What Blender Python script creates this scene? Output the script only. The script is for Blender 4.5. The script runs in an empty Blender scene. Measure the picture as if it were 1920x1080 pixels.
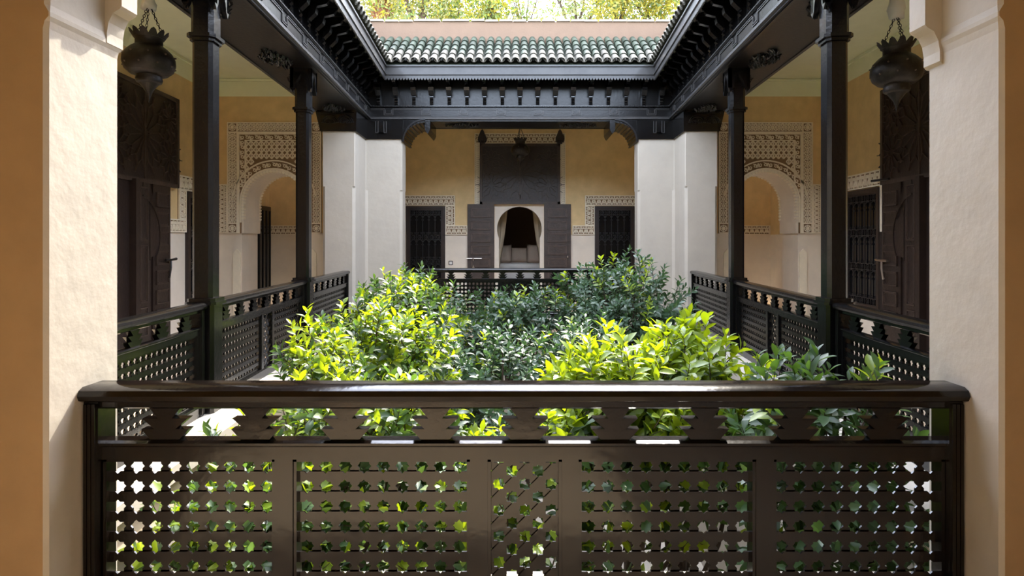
import bpy, bmesh, math, random
from math import pi, sin, cos, tan, atan2, sqrt, radians
from mathutils import Vector, Matrix, Quaternion

# ------------------------------------------------------------------ camera, light, exposure
scene = bpy.context.scene
COL = scene.collection
EYE = 1.55
cam_d = bpy.data.cameras.new('camera'); cam = bpy.data.objects.new('camera', cam_d); COL.objects.link(cam)
cam.location = (0, 0, EYE); cam.rotation_euler = (pi / 2, 0, 0)
cam_d.sensor_width = 36.0; cam_d.lens = 36.0 * 1100 / 1920
cam_d.shift_x = -15 / 1920; cam_d.shift_y = -89 / 1920
cam_d.clip_start = 0.05; cam_d.clip_end = 300
scene.camera = cam

SUN_AZ, SUN_EL = radians(18), radians(46)
sun_dir = Vector((sin(SUN_AZ) * cos(SUN_EL), cos(SUN_AZ) * cos(SUN_EL), sin(SUN_EL)))
sd = bpy.data.lights.new('sun', 'SUN'); sd.energy = 3.2; sd.angle = radians(0.6); sd.color = (1.0, 0.93, 0.80)
sun = bpy.data.objects.new('sun', sd); COL.objects.link(sun)
sun.rotation_euler = (-sun_dir).to_track_quat('-Z', 'Y').to_euler(); sun.location = (8, 20, 24)

world = bpy.data.worlds.new('world'); scene.world = world; world.use_nodes = True
nt = world.node_tree; bg = nt.nodes['Background']
sky = nt.nodes.new('ShaderNodeTexSky'); sky.sky_type = 'NISHITA'; sky.sun_disc = False
sky.sun_elevation = SUN_EL; sky.sun_rotation = SUN_AZ; sky.air_density = 1.0; sky.dust_density = 1.0; sky.ozone_density = 1.0
haze = nt.nodes.new('ShaderNodeMix'); haze.data_type = 'RGBA'; haze.inputs[0].default_value = 0.75
haze.inputs[7].default_value = (1.0, 0.95, 0.88, 1)          # even bright haze over the blue
nt.links.new(sky.outputs[0], haze.inputs[6]); nt.links.new(haze.outputs[2], bg.inputs[0]); bg.inputs[1].default_value = 1.95

vs = scene.view_settings
vs.view_transform = 'Standard'; vs.look = 'None'; vs.gamma = 1.0; vs.use_curve_mapping = False; vs.exposure = 2.05
try:
    scene.cycles.max_bounces = 12; scene.cycles.diffuse_bounces = 8; scene.cycles.glossy_bounces = 4
    scene.cycles.use_denoising = True
except Exception:
    pass

# ------------------------------------------------------------------ materials
def mat(name, col, rough=0.6, metal=0.0, noise=0.0, nscale=4.0, bump=0.0, bscale=30.0, coat=0.0, spec=0.5, rnd=0.0, trans=None, stains=0.0, sub=None):
    m = bpy.data.materials.new(name); m.use_nodes = True
    t = m.node_tree; b = t.nodes['Principled BSDF']; L = t.links
    b.inputs['Roughness'].default_value = rough; b.inputs['Metallic'].default_value = metal
    b.inputs['Specular IOR Level'].default_value = spec
    b.inputs['Coat Weight'].default_value = coat; b.inputs['Coat Roughness'].default_value = 0.08
    src = None
    tc = t.nodes.new('ShaderNodeTexCoord')
    c4 = (*col, 1)
    rgb = t.nodes.new('ShaderNodeRGB'); rgb.outputs[0].default_value = c4; src = rgb.outputs[0]
    if noise:
        n = t.nodes.new('ShaderNodeTexNoise'); n.inputs['Scale'].default_value = nscale; n.inputs['Detail'].default_value = 6; n.inputs['Roughness'].default_value = 0.62
        L.new(tc.outputs['Object'], n.inputs['Vector'])
        r = t.nodes.new('ShaderNodeMapRange'); r.inputs[1].default_value = 0.3; r.inputs[2].default_value = 0.7
        r.inputs[3].default_value = 1 - noise; r.inputs[4].default_value = 1 + noise; L.new(n.outputs['Fac'], r.inputs[0])
        mx = t.nodes.new('ShaderNodeVectorMath'); mx.operation = 'SCALE'; L.new(src, mx.inputs[0]); L.new(r.outputs[0], mx.inputs['Scale']); src = mx.outputs[0]
    if stains:
        n = t.nodes.new('ShaderNodeTexNoise'); n.inputs['Scale'].default_value = 1.3; n.inputs['Detail'].default_value = 8; n.inputs['Distortion'].default_value = 0.8
        L.new(tc.outputs['Object'], n.inputs['Vector'])
        r = t.nodes.new('ShaderNodeMapRange'); r.inputs[1].default_value = 0.52; r.inputs[2].default_value = 0.75; r.inputs[3].default_value = 0; r.inputs[4].default_value = stains
        L.new(n.outputs['Fac'], r.inputs[0])
        mx = t.nodes.new('ShaderNodeMix'); mx.data_type = 'RGBA'; L.new(r.outputs[0], mx.inputs[0]); L.new(src, mx.inputs[6]); mx.inputs[7].default_value = (*(sub or [c * 0.6 for c in col]), 1); src = mx.outputs[2]
    if rnd:
        oi = t.nodes.new('ShaderNodeObjectInfo')
        r = t.nodes.new('ShaderNodeMapRange'); r.inputs[3].default_value = 1 - rnd; r.inputs[4].default_value = 1 + rnd; L.new(oi.outputs['Random'], r.inputs[0])
        mx = t.nodes.new('ShaderNodeVectorMath'); mx.operation = 'SCALE'; L.new(src, mx.inputs[0]); L.new(r.outputs[0], mx.inputs['Scale']); src = mx.outputs[0]
    L.new(src, b.inputs['Base Color'])
    if bump:
        n = t.nodes.new('ShaderNodeTexNoise'); n.inputs['Scale'].default_value = bscale; n.inputs['Detail'].default_value = 5
        L.new(tc.outputs['Object'], n.inputs['Vector'])
        bp = t.nodes.new('ShaderNodeBump'); bp.inputs['Strength'].default_value = bump; bp.inputs['Distance'].default_value = 0.02
        L.new(n.outputs['Fac'], bp.inputs['Height']); L.new(bp.outputs[0], b.inputs['Normal'])
    if trans:
        tr = t.nodes.new('ShaderNodeBsdfTranslucent'); tr.inputs[0].default_value = (*trans, 1)
        ad = t.nodes.new('ShaderNodeAddShader'); out = t.nodes['Material Output']
        L.new(b.outputs[0], ad.inputs[0]); L.new(tr.outputs[0], ad.inputs[1]); L.new(ad.outputs[0], out.inputs[0])
    return m

M = {}
M['cream'] = mat('cream plaster', (0.41, 0.368, 0.305), 0.75, noise=0.05, nscale=3, bump=0.25, bscale=9, stains=0.25, sub=(0.41, 0.355, 0.28))
M['dado'] = mat('pale dado plaster', (0.76, 0.66, 0.53), 0.45, noise=0.06, nscale=3, bump=0.1, bscale=9)
M['ochre'] = mat('ochre limewash', (0.76, 0.545, 0.26), 0.6, noise=0.10, nscale=3.5, bump=0.12, bscale=10, stains=0.4, sub=(0.62, 0.42, 0.18))
M['tan'] = mat('shaded ochre limewash', (0.31, 0.20, 0.10), 0.65, noise=0.10, nscale=4, bump=0.12, bscale=10, stains=0.35, sub=(0.26, 0.16, 0.075))  # same ochre paint, darkened in the colour for the near piers' shaded face
M['ceil'] = mat('pale green ceiling paint', (0.86, 0.87, 0.62), 0.7, noise=0.03)
M['black'] = mat('black gloss wood', (0.0030, 0.0027, 0.0028), 0.22, noise=0.25, nscale=8, bump=0.10, bscale=26, coat=0.1, spec=0.45)
M['beamwood'] = mat('black painted beam wood', (0.0042, 0.0037, 0.0038), 0.32, noise=0.3, nscale=7, bump=0.10, bscale=24, spec=0.42)
M['blackcarve'] = mat('black carved wood', (0.005, 0.0045, 0.005), 0.28, coat=0.2)
M['railwood'] = mat('dark brown gloss wood', (0.0045, 0.0028, 0.002), 0.15, noise=0.35, nscale=6, bump=0.06, bscale=22, coat=0.05, spec=0.4)
M['brown'] = mat('dark brown door wood', (0.022, 0.0125, 0.0095), 0.42, noise=0.3, nscale=7, bump=0.2, bscale=24)
M['wornedge'] = mat('worn brown wood edge', (0.105, 0.070, 0.052), 0.5, noise=0.3, nscale=12)
M['brownlight'] = mat('worn brown door wood', (0.055, 0.036, 0.027), 0.48, noise=0.35, nscale=9, bump=0.2, bscale=24)
M['tile'] = mat('green glazed tile', (0.034, 0.044, 0.029), 0.6, noise=0.35, nscale=9, rnd=0.25, coat=0.0, spec=0.2, stains=0.6, sub=(0.065, 0.07, 0.05))
M['tileworn'] = mat('weathered pale tile', (0.080, 0.074, 0.058), 0.65, noise=0.25, spec=0.2, nscale=10, rnd=0.15, stains=0.5, sub=(0.05, 0.058, 0.043))
M['salmon'] = mat('salmon render', (0.140, 0.086, 0.055), 0.8, noise=0.06, nscale=5, bump=0.2)
M['coping'] = mat('pale coping', (0.20, 0.16, 0.125), 0.8, noise=0.1, nscale=6)
M['fascia'] = mat('weathered grey fascia wood', (0.028, 0.026, 0.025), 0.5, noise=0.3, nscale=7, coat=0.15, stains=0.6, sub=(0.05, 0.047, 0.043))
M['stucco'] = mat('carved cream stucco', (0.86, 0.76, 0.58), 0.7, noise=0.05, nscale=12)
M['stuccoback'] = mat('brown stucco ground', (0.24, 0.145, 0.07), 0.8, noise=0.1)
M['iron'] = mat('black iron', (0.014, 0.013, 0.014), 0.4, metal=0.3)
M['pane'] = mat('dark window pane', (0.006, 0.006, 0.007), 0.06, spec=0.5)
M['bronze'] = mat('dark patinated bronze', (0.030, 0.024, 0.020), 0.42, metal=0.55, noise=0.4, nscale=14, bump=0.2, bscale=30)
M['chrome'] = mat('worn steel', (0.55, 0.50, 0.45), 0.3, metal=1.0)
M['cloth'] = mat('white cotton cloth', (0.78, 0.76, 0.70), 0.9)
M['linen'] = mat('beige linen', (0.62, 0.48, 0.36), 0.9, noise=0.06, nscale=30)
M['linenwhite'] = mat('off white linen', (0.78, 0.72, 0.64), 0.9)
M['curtain'] = mat('tan curtain', (0.62, 0.50, 0.34), 0.9)
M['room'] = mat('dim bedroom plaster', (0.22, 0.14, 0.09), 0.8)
M['floor'] = mat('terracotta gallery floor', (0.70, 0.56, 0.40), 0.35, noise=0.1, nscale=5)
M['court'] = mat('courtyard paving', (0.72, 0.66, 0.55), 0.6, noise=0.15, nscale=3)
M['white'] = mat('white plastic', (0.75, 0.72, 0.66), 0.4)
M['leaf'] = mat('mature citrus leaf', (0.024, 0.052, 0.020), 0.45, rnd=0.25, trans=(0.045, 0.085, 0.008), coat=0.0, spec=0.4)
M['young'] = mat('young citrus leaf', (0.085, 0.13, 0.011), 0.42, rnd=0.2, trans=(0.20, 0.25, 0.003), spec=0.4)
M['shadeleaf'] = mat('shaded citrus leaf', (0.032, 0.062, 0.034), 0.45, rnd=0.2, trans=(0.025, 0.052, 0.013), spec=0.4)  # citrus leaf again, shade and bluish sky reflection put into its colour
M['bark'] = mat('grey brown bark', (0.055, 0.035, 0.022), 0.85, noise=0.3, nscale=14, bump=0.5, bscale=40)
M['palmbark'] = mat('rusty palm trunk', (0.14, 0.055, 0.02), 0.9, noise=0.3, nscale=20)
M['tleaf'] = mat('garden tree leaf', (0.026, 0.045, 0.006), 0.6, trans=(0.05, 0.075, 0.004))
M['tleafy'] = mat('yellow garden leaf', (0.09, 0.082, 0.003), 0.6, trans=(0.15, 0.132, 0.002))
M['tleafp'] = mat('pale silver leaf', (0.085, 0.088, 0.03), 0.6, trans=(0.07, 0.074, 0.018))

# ------------------------------------------------------------------ mesh helpers
class MB:
    def __init__(s): s.v = []; s.f = []; s.m = []
    def add(s, vs_, fs, mi=0):
        o = len(s.v); s.v += [tuple(p) for p in vs_]
        for f in fs: s.f.append([i + o for i in f]); s.m.append(mi)
        return s
    def box(s, x0, x1, y0, y1, z0, z1, mi=0):
        return s.add([(x0, y0, z0), (x1, y0, z0), (x1, y1, z0), (x0, y1, z0), (x0, y0, z1), (x1, y0, z1), (x1, y1, z1), (x0, y1, z1)],
                     [(0, 3, 2, 1), (4, 5, 6, 7), (0, 1, 5, 4), (1, 2, 6, 5), (2, 3, 7, 6), (3, 0, 4, 7)], mi)
    def prism(s, poly, a, b, axis='y', mi=0):
        n = len(poly)
        if axis == 'y': P = [(u, a, w) for u, w in poly] + [(u, b, w) for u, w in poly]
        elif axis == 'x': P = [(a, u, w) for u, w in poly] + [(b, u, w) for u, w in poly]
        else: P = [(u, w, a) for u, w in poly] + [(u, w, b) for u, w in poly]
        F = [tuple(range(n)), tuple(range(2 * n - 1, n - 1, -1))] + [(i, (i + 1) % n, n + (i + 1) % n, n + i) for i in range(n)]
        return s.add(P, F, mi)
    def mitre(s, prof, L, mi=0):
        n = len(prof)
        P = [(-v, v, z) for v, z in prof] + [(L + v, v, z) for v, z in prof]
        F = [tuple(range(n)), tuple(range(2 * n - 1, n - 1, -1))] + [(i, (i + 1) % n, n + (i + 1) % n, n + i) for i in range(n)]
        return s.add(P, F, mi)
    def lathe(s, prof, n=16, c=(0, 0, 0), mi=0):
        P = []; F = []; k = len(prof)
        for r, z in prof:
            for i in range(n):
                a = 2 * pi * i / n; P.append((c[0] + r * cos(a), c[1] + r * sin(a), c[2] + z))
        for j in range(k - 1):
            for i in range(n): F.append((j * n + i, j * n + (i + 1) % n, (j + 1) * n + (i + 1) % n, (j + 1) * n + i))
        F.append(tuple(range(n))); F.append(tuple(range(k * n - 1, (k - 1) * n - 1, -1)))
        return s.add(P, F, mi)
    def tube(s, pts, rad, n=6, mi=0, closed=False):
        pts = [Vector(p) for p in pts]; k = len(pts)
        if not hasattr(rad, '__len__'): rad = [rad] * k
        P = []; up = Vector((0, 0, 1)); prev = None
        for i, p in enumerate(pts):
            if closed: d = pts[(i + 1) % k] - pts[i - 1]
            else: d = (pts[min(i + 1, k - 1)] - pts[max(i - 1, 0)])
            d.normalize()
            a = prev - d * prev.dot(d) if prev is not None else (up if abs(d.z) < 0.9 else Vector((1, 0, 0))) - d * (up if abs(d.z) < 0.9 else Vector((1, 0, 0))).dot(d)
            if a.length < 1e-6: a = d.orthogonal()
            a.normalize(); b = d.cross(a); prev = a
            for j in range(n):
                t = 2 * pi * j / n; P.append(p + a * cos(t) * rad[i] + b * sin(t) * rad[i])
        F = []
        for i in range(k if closed else k - 1):
            i2 = (i + 1) % k
            for j in range(n): F.append((i * n + j, i * n + (j + 1) % n, i2 * n + (j + 1) % n, i2 * n + j))
        if not closed: F.append(tuple(range(n))); F.append(tuple(range(k * n - 1, (k - 1) * n - 1, -1)))
        return s.add(P, F, mi)
    def ring(s, cx, cz, r0, r1, y0, y1, n=14, a0=0, a1=2 * pi, mi=0):
        full = abs(a1 - a0 - 2 * pi) < 1e-4; k = n if full else n + 1
        P = []
        for i in range(k):
            a = a0 + (a1 - a0) * i / n
            for r, y in ((r0, y0), (r1, y0), (r1, y1), (r0, y1)): P.append((cx + r * cos(a), y, cz + r * sin(a)))
        F = []
        for i in range(n):
            j = (i + 1) % k
            for q in range(4): F.append((i * 4 + q, i * 4 + (q + 1) % 4, j * 4 + (q + 1) % 4, j * 4 + q))
        if not full: F.append((0, 1, 2, 3)); F.append(tuple(k * 4 - 4 + q for q in (3, 2, 1, 0)))
        return s.add(P, F, mi)
    def bar(s, p, q, w, y0, y1, mi=0):       # flat bar in the local x/z plane
        d = Vector((q[0] - p[0], q[1] - p[1])); l = d.length
        if l < 1e-6: return s
        nx, nz = -d.y / l * w / 2, d.x / l * w / 2
        return s.prism([(p[0] + nx, p[1] + nz), (q[0] + nx, q[1] + nz), (q[0] - nx, q[1] - nz), (p[0] - nx, p[1] - nz)], y0, y1, 'y', mi)
    def mesh(s, name, mats, smooth=False, recalc=True):
        me = bpy.data.meshes.new(name); me.from_pydata(s.v, [], s.f)
        for m in (mats if isinstance(mats, (list, tuple)) else [mats]): me.materials.append(M[m] if isinstance(m, str) else m)
        if any(s.m): me.polygons.foreach_set('material_index', s.m)
        if recalc:
            b = bmesh.new(); b.from_mesh(me); bmesh.ops.recalc_face_normals(b, faces=b.faces); b.to_mesh(me); b.free()
        if smooth is True: me.polygons.foreach_set('use_smooth', [True] * len(me.polygons))
        elif smooth:
            me.polygons.foreach_set('use_smooth', [True] * len(me.polygons)); me.set_sharp_from_angle(angle=smooth)
        me.update(); return me
    def build(s, name, mats, parent=None, smooth=False, loc=None):
        o = bpy.data.objects.new(name, s.mesh(name, mats, smooth)); COL.objects.link(o)
        if parent: o.parent = parent
        if loc: o.location = loc
        return o

def place(name, me, parent=None, loc=(0, 0, 0), rot=(0, 0, 0), scale=None):
    o = bpy.data.objects.new(name, me); COL.objects.link(o); o.parent = parent
    o.location = loc; o.rotation_euler = rot
    if scale: o.scale = scale
    return o
def empty(name, loc=(0, 0, 0), rz=0.0, parent=None):
    o = bpy.data.objects.new(name, None); COL.objects.link(o); o.location = loc; o.rotation_euler = (0, 0, rz); o.parent = parent
    o.empty_display_size = 0.1
    return o
def tag(o, label=None, cat=None, group=None, kind=None):
    if label: o['label'] = label
    if cat: o['category'] = cat
    if group: o['group'] = group
    if kind: o['kind'] = kind
    return o
def frame(name, p0, p1, z=0.0):
    d = (p1[0] - p0[0], p1[1] - p0[1])
    return empty(name, (p0[0], p0[1], z), atan2(d[1], d[0])), sqrt(d[0] ** 2 + d[1] ** 2)
def loopz(poly, c):                          # chamfer every corner of a plan polygon by c
    out = []; n = len(poly)
    for i in range(n):
        p, a, b = Vector(poly[i]), Vector(poly[i - 1]), Vector(poly[(i + 1) % n])
        out.append(tuple(p + (a - p).normalized() * c)); out.append(tuple(p + (b - p).normalized() * c))
    return out

# ------------------------------------------------------------------ main dimensions
SOFF = 3.83; CEIL = 4.69; GROUND = -3.3; OUT = 3.3
NL, FL, FR, NR = (-2.38, 2.5), (-2.857, 11.15), (2.857, 11.15), (2.38, 2.5)
SIDES = {'left': (NL, FL), 'far': (FL, FR), 'right': (FR, NR), 'near': (NR, NL)}
def wall_x(Y): return 5.86 - 0.059 * (11.4 - Y)
def rail_x(Y): return 2.73 + 0.063 * (Y - 5.1)
FARW = 14.1

# ------------------------------------------------------------------ the setting
b = MB(); b.box(-9, 9, -3, 16, GROUND - 0.2, GROUND); tag(b.build('floor_courtyard', 'court'), kind='structure')
fl = MB()
for k, (p0, p1) in SIDES.items():
    L = sqrt((p1[0] - p0[0]) ** 2 + (p1[1] - p0[1]) ** 2); a = atan2(p1[1] - p0[1], p1[0] - p0[0])
    t = MB(); t.mitre([(-0.10, -0.30), (4.4, -0.30), (4.4, 0.0), (-0.10, 0.0)], L)
    fl.add([(p0[0] + x * cos(a) - y * sin(a), p0[1] + x * sin(a) + y * cos(a), z) for x, y, z in t.v], t.f)
tag(fl.build('floor_gallery', 'floor'), kind='structure')
ce = MB()
for k, (p0, p1) in SIDES.items():
    L = sqrt((p1[0] - p0[0]) ** 2 + (p1[1] - p0[1]) ** 2); a = atan2(p1[1] - p0[1], p1[0] - p0[0])
    t = MB(); t.mitre([(0.3, CEIL), (4.4, CEIL), (4.4, CEIL + 0.2), (0.3, CEIL + 0.2)], L)
    ce.add([(p0[0] + x * cos(a) - y * sin(a), p0[1] + x * sin(a) + y * cos(a), z) for x, y, z in t.v], t.f)
tag(ce.build('ceiling', 'ceil'), kind='structure')
# walls of the lower storey under the galleries, with the pale ledge the balustrades stand on
for k, (p0, p1) in SIDES.items():
    e, L = frame('wall_lower_' + k, p0, p1); tag(e, kind='structure')
    MB().mitre([(0.0, GROUND), (0.25, GROUND), (0.25, -0.30), (0.0, -0.30)], L).build('wall_face', 'cream', e)
    MB().mitre([(-0.16, -0.06), (-0.16, 0.05), (-0.12, 0.07), (0.34, 0.07), (0.34, -0.06)], L).build('ledge', 'cream', e)


# side walls
for S, nm in ((-1, 'left'), (1, 'right')):
    b = MB()
    ya, yb = -1.0, FARW + 0.2
    for z0, z1, mi in ((0.0, 1.69, 0), (1.69, 4.35, 1), (4.35, CEIL, 2)):
        P = [(S * wall_x(ya), ya), (S * wall_x(yb), yb), (S * (wall_x(yb) + 0.3), yb), (S * (wall_x(ya) + 0.3), ya)]
        b.prism(P, z0, z1, 'z', mi)
    tag(b.build('wall_' + nm, ['dado', 'ochre', 'ceil']), kind='structure')
    c = MB(); P = [(S * wall_x(ya), ya), (S * wall_x(11.4), 11.4), (S * (wall_x(11.4) - 0.035), 11.4), (S * (wall_x(ya) - 0.035), ya)]
    c.prism(P, CEIL - 0.05, CEIL - 0.01, 'z'); tag(c.build('trim_%d' % (1 if S < 0 else 2), 'ceil'), kind='structure')
# wall behind the camera
b = MB(); b.box(-5.6, 5.6, -1.3, -1.0, 0, 1.69, 0); b.box(-5.6, 5.6, -1.3, -1.0, 1.69, CEIL, 1)
tag(b.build('wall_back', ['dado', 'ochre']), kind='structure')
# far wall with the doorway
b = MB()
for x0, x1 in ((-6.4, -0.615), (0.577, 6.4)):
    b.box(x0, x1, FARW, FARW + 0.25, 0, 1.69, 0); b.box(x0, x1, FARW, FARW + 0.25, 1.69, 2.42, 1)
b.box(-6.4, 6.4, FARW, FARW + 0.25, 2.42, CEIL, 1)
tag(b.build('wall_far', ['dado', 'ochre']), kind='structure')
# bedroom behind it
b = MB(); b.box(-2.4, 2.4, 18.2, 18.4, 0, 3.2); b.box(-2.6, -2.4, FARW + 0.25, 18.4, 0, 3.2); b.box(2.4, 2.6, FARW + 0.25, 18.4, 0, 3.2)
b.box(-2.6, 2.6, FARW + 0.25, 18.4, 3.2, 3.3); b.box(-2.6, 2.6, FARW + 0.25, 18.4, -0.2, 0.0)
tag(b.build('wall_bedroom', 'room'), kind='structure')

# arch walls at the far end of the side galleries
AY0, AY1 = 11.4, 12.07; AR = 0.62; ACZ = 2.29
def arch_pts(cx, r, cz, z0, n=18, half=None):
    """outline of the opening from lower left up over and down"""
    h = half or r
    return [(cx - h, z0)] + [(cx - r * cos(pi * i / n), cz + r * sin(pi * i / n)) for i in range(n + 1)] + [(cx + h, z0)]
def arch_wall(S, nm, n0):
    cx = S * 4.76
    xo, xi = S * (wall_x(11.4) + 0.05), S * 3.5
    xa, xb = min(xo, xi), max(xo, xi)
    b = MB()
    b.box(xa, cx - 0.64, AY0, AY1, 0, 1.69, 0); b.box(cx + 0.64, xb, AY0, AY1, 0, 1.69, 0)
    P = [(xa, 1.69)] + arch_pts(cx, AR + 0.02, ACZ, 1.69) + [(xb, 1.69), (xb, 4.35), (xa, 4.35)]
    b.prism(P, AY0, AY1, 'y', 1)
    b.box(xa, xb, AY0, AY1, 4.35, CEIL, 2)
    w = tag(b.build('wall_arch_' + nm, ['dado', 'ochre', 'ceil']), kind='structure')
    # chamfer strip at the jambs
    for sg in (-1, 1):
        q = MB(); xx = cx + sg * 0.64
        q.prism([(xx - 0.07, 0.0), (xx + 0.07, 0.0), (xx + 0.07, 1.36), (xx, 1.44), (xx - 0.07, 1.36)] if False else
                [(xx + sg * 0.02, 0.07), (xx + sg * 0.17, 0.07), (xx + sg * 0.17, 1.30), (xx + sg * 0.095, 1.39), (xx + sg * 0.02, 1.30)], AY0 - 0.025, AY0, 'y')
        q.build('jamb_strip', 'stucco', w)
    # corbel blocks at the springing
    for sg in (-1, 1):
        q = MB(); xx = cx + sg * 0.64; q.box(min(xx, xx - sg * 0.05), max(xx, xx - sg * 0.05), AY0 - 0.02, AY1 + 0.02, 1.69, 1.92)
        q.build('springer', 'dado', w)
    # moulding and cornice on the ceiling line
    MB().box(xa, xb, AY0 - 0.035, AY0, CEIL - 0.05, CEIL - 0.01).build('cornice', 'ceil', w)
    # carved panel
    t = tag(empty('trim_%d' % n0, (cx, AY0, 0)), kind='structure')
    X0, X1, Z0, Z1, B = -0.91, 0.91, 1.69, 3.84, 0.19
    g = MB()
    arch = arch_pts(0, AR + 0.03, ACZ, Z0)
    g.prism([(X0, Z0)] + arch + [(X1, Z0), (X1, Z1), (X0, Z1)], -0.02, 0, 'y'); g.build('panel_ground', 'stuccoback', t)
    # lining of the arch through the wall
    q = MB(); A = arch_pts(0, AR + 0.02, ACZ, 1.92, 24); A2 = arch_pts(0, AR - 0.03, ACZ, 1.92, 24)
    q.prism(A + A2[::-1], -0.05, AY1 - AY0 + 0.03, 'y'); q.build('arch_lining', 'dado', t)
    # plain fillets
    q = MB(); y0, y1 = -0.05, -0.015
    def rect(x0, x1, z0, z1, w):
        q.box(x0, x0 + w, y0, y1, z0, z1); q.box(x1 - w, x1, y0, y1, z0, z1); q.box(x0 + w, x1 - w, y0, y1, z1 - w, z1)
    rect(X0, X1, Z0, Z1, 0.02); rect(X0 + B - 0.01, X1 - B + 0.01, Z0, Z1 - B + 0.01, 0.055); rect(X0 + B + 0.15, X1 - B - 0.15, 2.55, Z1 - B - 0.15, 0.02)
    for x0, x1 in ((X0, X0 + B), (X1 - B, X1)):
        q.box(x0, x1, y0, y1, Z0, Z0 + 0.02); q.box(x0, x1, y0, y1, Z0 + B - 0.01, Z0 + B + 0.01); q.box(x0, x1, y0, y1, Z1 - B - 0.01, Z1 - B + 0.01)
    q.box(X0 + B - 0.01, X0 + B + 0.01, y0, y1, Z1 - B, Z1); q.box(X1 - B - 0.01, X1 - B + 0.01, y0, y1, Z1 - B, Z1)
    q.build('fillet', 'stucco', t)
    q = MB(); q.ring(0, ACZ, AR + 0.015, AR + 0.045, -0.06, -0.015, 26, 0, pi); q.ring(0, ACZ, AR + 0.175, AR + 0.20, -0.05, -0.015, 26, 0.15, pi - 0.15)
    for sg in (-1, 1): q.box(min(sg * (AR + 0.015), sg * (AR + 0.045)), max(sg * (AR + 0.015), sg * (AR + 0.045)), -0.06, -0.015, 1.9, ACZ)
    q.build('archivolt', 'stucco', t)
    # rosettes of the border, each one a piece
    r = MB(); r.ring(0, 0, 0.056, 0.068, -0.045, -0.015, 12); r.ring(0, 0, 0.012, 0.026, -0.045, -0.015, 8)
    for i in range(8):
        a = 2 * pi * i / 8; r.bar((0.026 * cos(a), 0.026 * sin(a)), (0.058 * cos(a), 0.058 * sin(a)), 0.013, -0.043, -0.015)
    for i in range(4):
        a = pi / 4 + i * pi / 2; r.bar((0.068 * cos(a), 0.068 * sin(a)), (0.095 * cos(a), 0.095 * sin(a)), 0.02, -0.042, -0.015)
    rm = r.mesh('rosette', 'stucco')
    s_ = MB()
    for i in range(8):
        a = 2 * pi * i / 8; s_.bar((0.0, 0.0), (0.062 * cos(a), 0.062 * sin(a)), 0.014, -0.045, -0.015)
    s_.ring(0, 0, 0.06, 0.072, -0.043, -0.015, 8)
    sm = s_.mesh('corner_star', 'stucco')
    n = 13; h = (Z1 - B - (Z0 + B)) / n
    for xc in (X0 + B / 2, X1 - B / 2):
        for i in range(n): place('rosette', rm, t, (xc, 0, Z0 + B + (i + 0.5) * h), scale=(1, 1, h / 0.14))
        place('corner_star', sm, t, (xc, 0, Z0 + B / 2)); place('corner_star', sm, t, (xc, 0, Z1 - B / 2))
    n = 11; w_ = (X1 - X0 - 2 * B) / n
    for i in range(n): place('rosette', rm, t, (X0 + B + (i + 0.5) * w_, 0, Z1 - B / 2), scale=(w_ / 0.14, 1, 1))
    # scroll band inside the border
    random.seed(5 + n0); q = MB()
    zc = Z1 - B - 0.10
    def scroll(x, z, k):
        q.ring(x, z, 0.018, 0.030, -0.042, -0.015, 7); q.bar((x + 0.03 * k, z - 0.035), (x + 0.045 * k, z + 0.035), 0.013, -0.04, -0.015)
        q.bar((x - 0.04, z + 0.04 * k), (x + 0.02, z + 0.03 * k), 0.012, -0.04, -0.015)
    for i in range(14): scroll(X0 + B + 0.1 + i * 0.094, zc, 1 if i % 2 else -1)
    for i in range(14):
        z = Z1 - B - 0.2 - i * 0.094
        for sg in (-1, 1):
            x = sg * (X1 - B - 0.10)
            if sqrt(x * x + (z - ACZ) ** 2) > AR + 0.16 and z > ACZ - 0.3: scroll(x, z, 1 if i % 2 else -1)
    for i in range(23):
        a = 0.05 + (pi - 0.1) * i / 22; k = 1 if i % 2 else -1
        if abs((AR + 0.11) * cos(a)) < 0.70: scroll((AR + 0.11) * cos(a), ACZ + (AR + 0.11) * sin(a), k)
    tag(q.build('scroll_band', 'stucco', t), kind='stuff')
    # pierced lattice field above the arch
    q = MB(); xs, zs = 0.092, 0.115; xm, zt = X1 - B - 0.17, Z1 - B - 0.17
    nx = int(2 * xm / xs)
    for j in range(9):
        z = zt - (j + 1) * zs
        for i in range(nx + 1):
            x = -xm + i * (2 * xm / nx)
            if sqrt(x * x + (z - ACZ) ** 2) < AR + 0.20 or z < ACZ + 0.1: continue
            hx = xm / nx
            for sg in (-1, 1):
                if abs(x + sg * hx) <= xm + 0.001:
                    q.bar((x, z), (x + sg * hx, z + zs * 0.5), 0.020, -0.045, -0.015); q.bar((x + sg * hx, z + zs * 0.5), (x, z + zs), 0.020, -0.045, -0.015)
            q.bar((x, z + zs * 0.2), (x, z + zs * 0.75), 0.016, -0.04, -0.015)
    tag(q.build('pierced_lattice', 'stucco', t), kind='stuff')
    # scalloped teeth on both edges of the arch
    for yy0, yy1, nm2 in ((-0.06, 0.03, 'scallop_edge'), (AY1 - AY0 - 0.03, AY1 - AY0 + 0.05, 'scallop_edge')):
        q = MB()
        for i in range(31):
            a = pi * i / 30; q.prism([((AR - 0.018) * cos(a) + 0.028 * cos(t2), ACZ + (AR - 0.018) * sin(a) + 0.028 * sin(t2)) for t2 in [2 * pi * k / 7 for k in range(7)]], yy0, yy1, 'y')
        for i in range(5):
            for sg in (-1, 1): q.prism([(sg * (AR - 0.018) + 0.026 * cos(t2), ACZ - 0.06 - i * 0.062 + 0.026 * sin(t2)) for t2 in [2 * pi * k / 7 for k in range(7)]], yy0, yy1, 'y')
        tag(q.build(nm2, 'stucco', t), kind='stuff')
arch_wall(-1, 'left', 3); arch_wall(1, 'right', 4)

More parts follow.
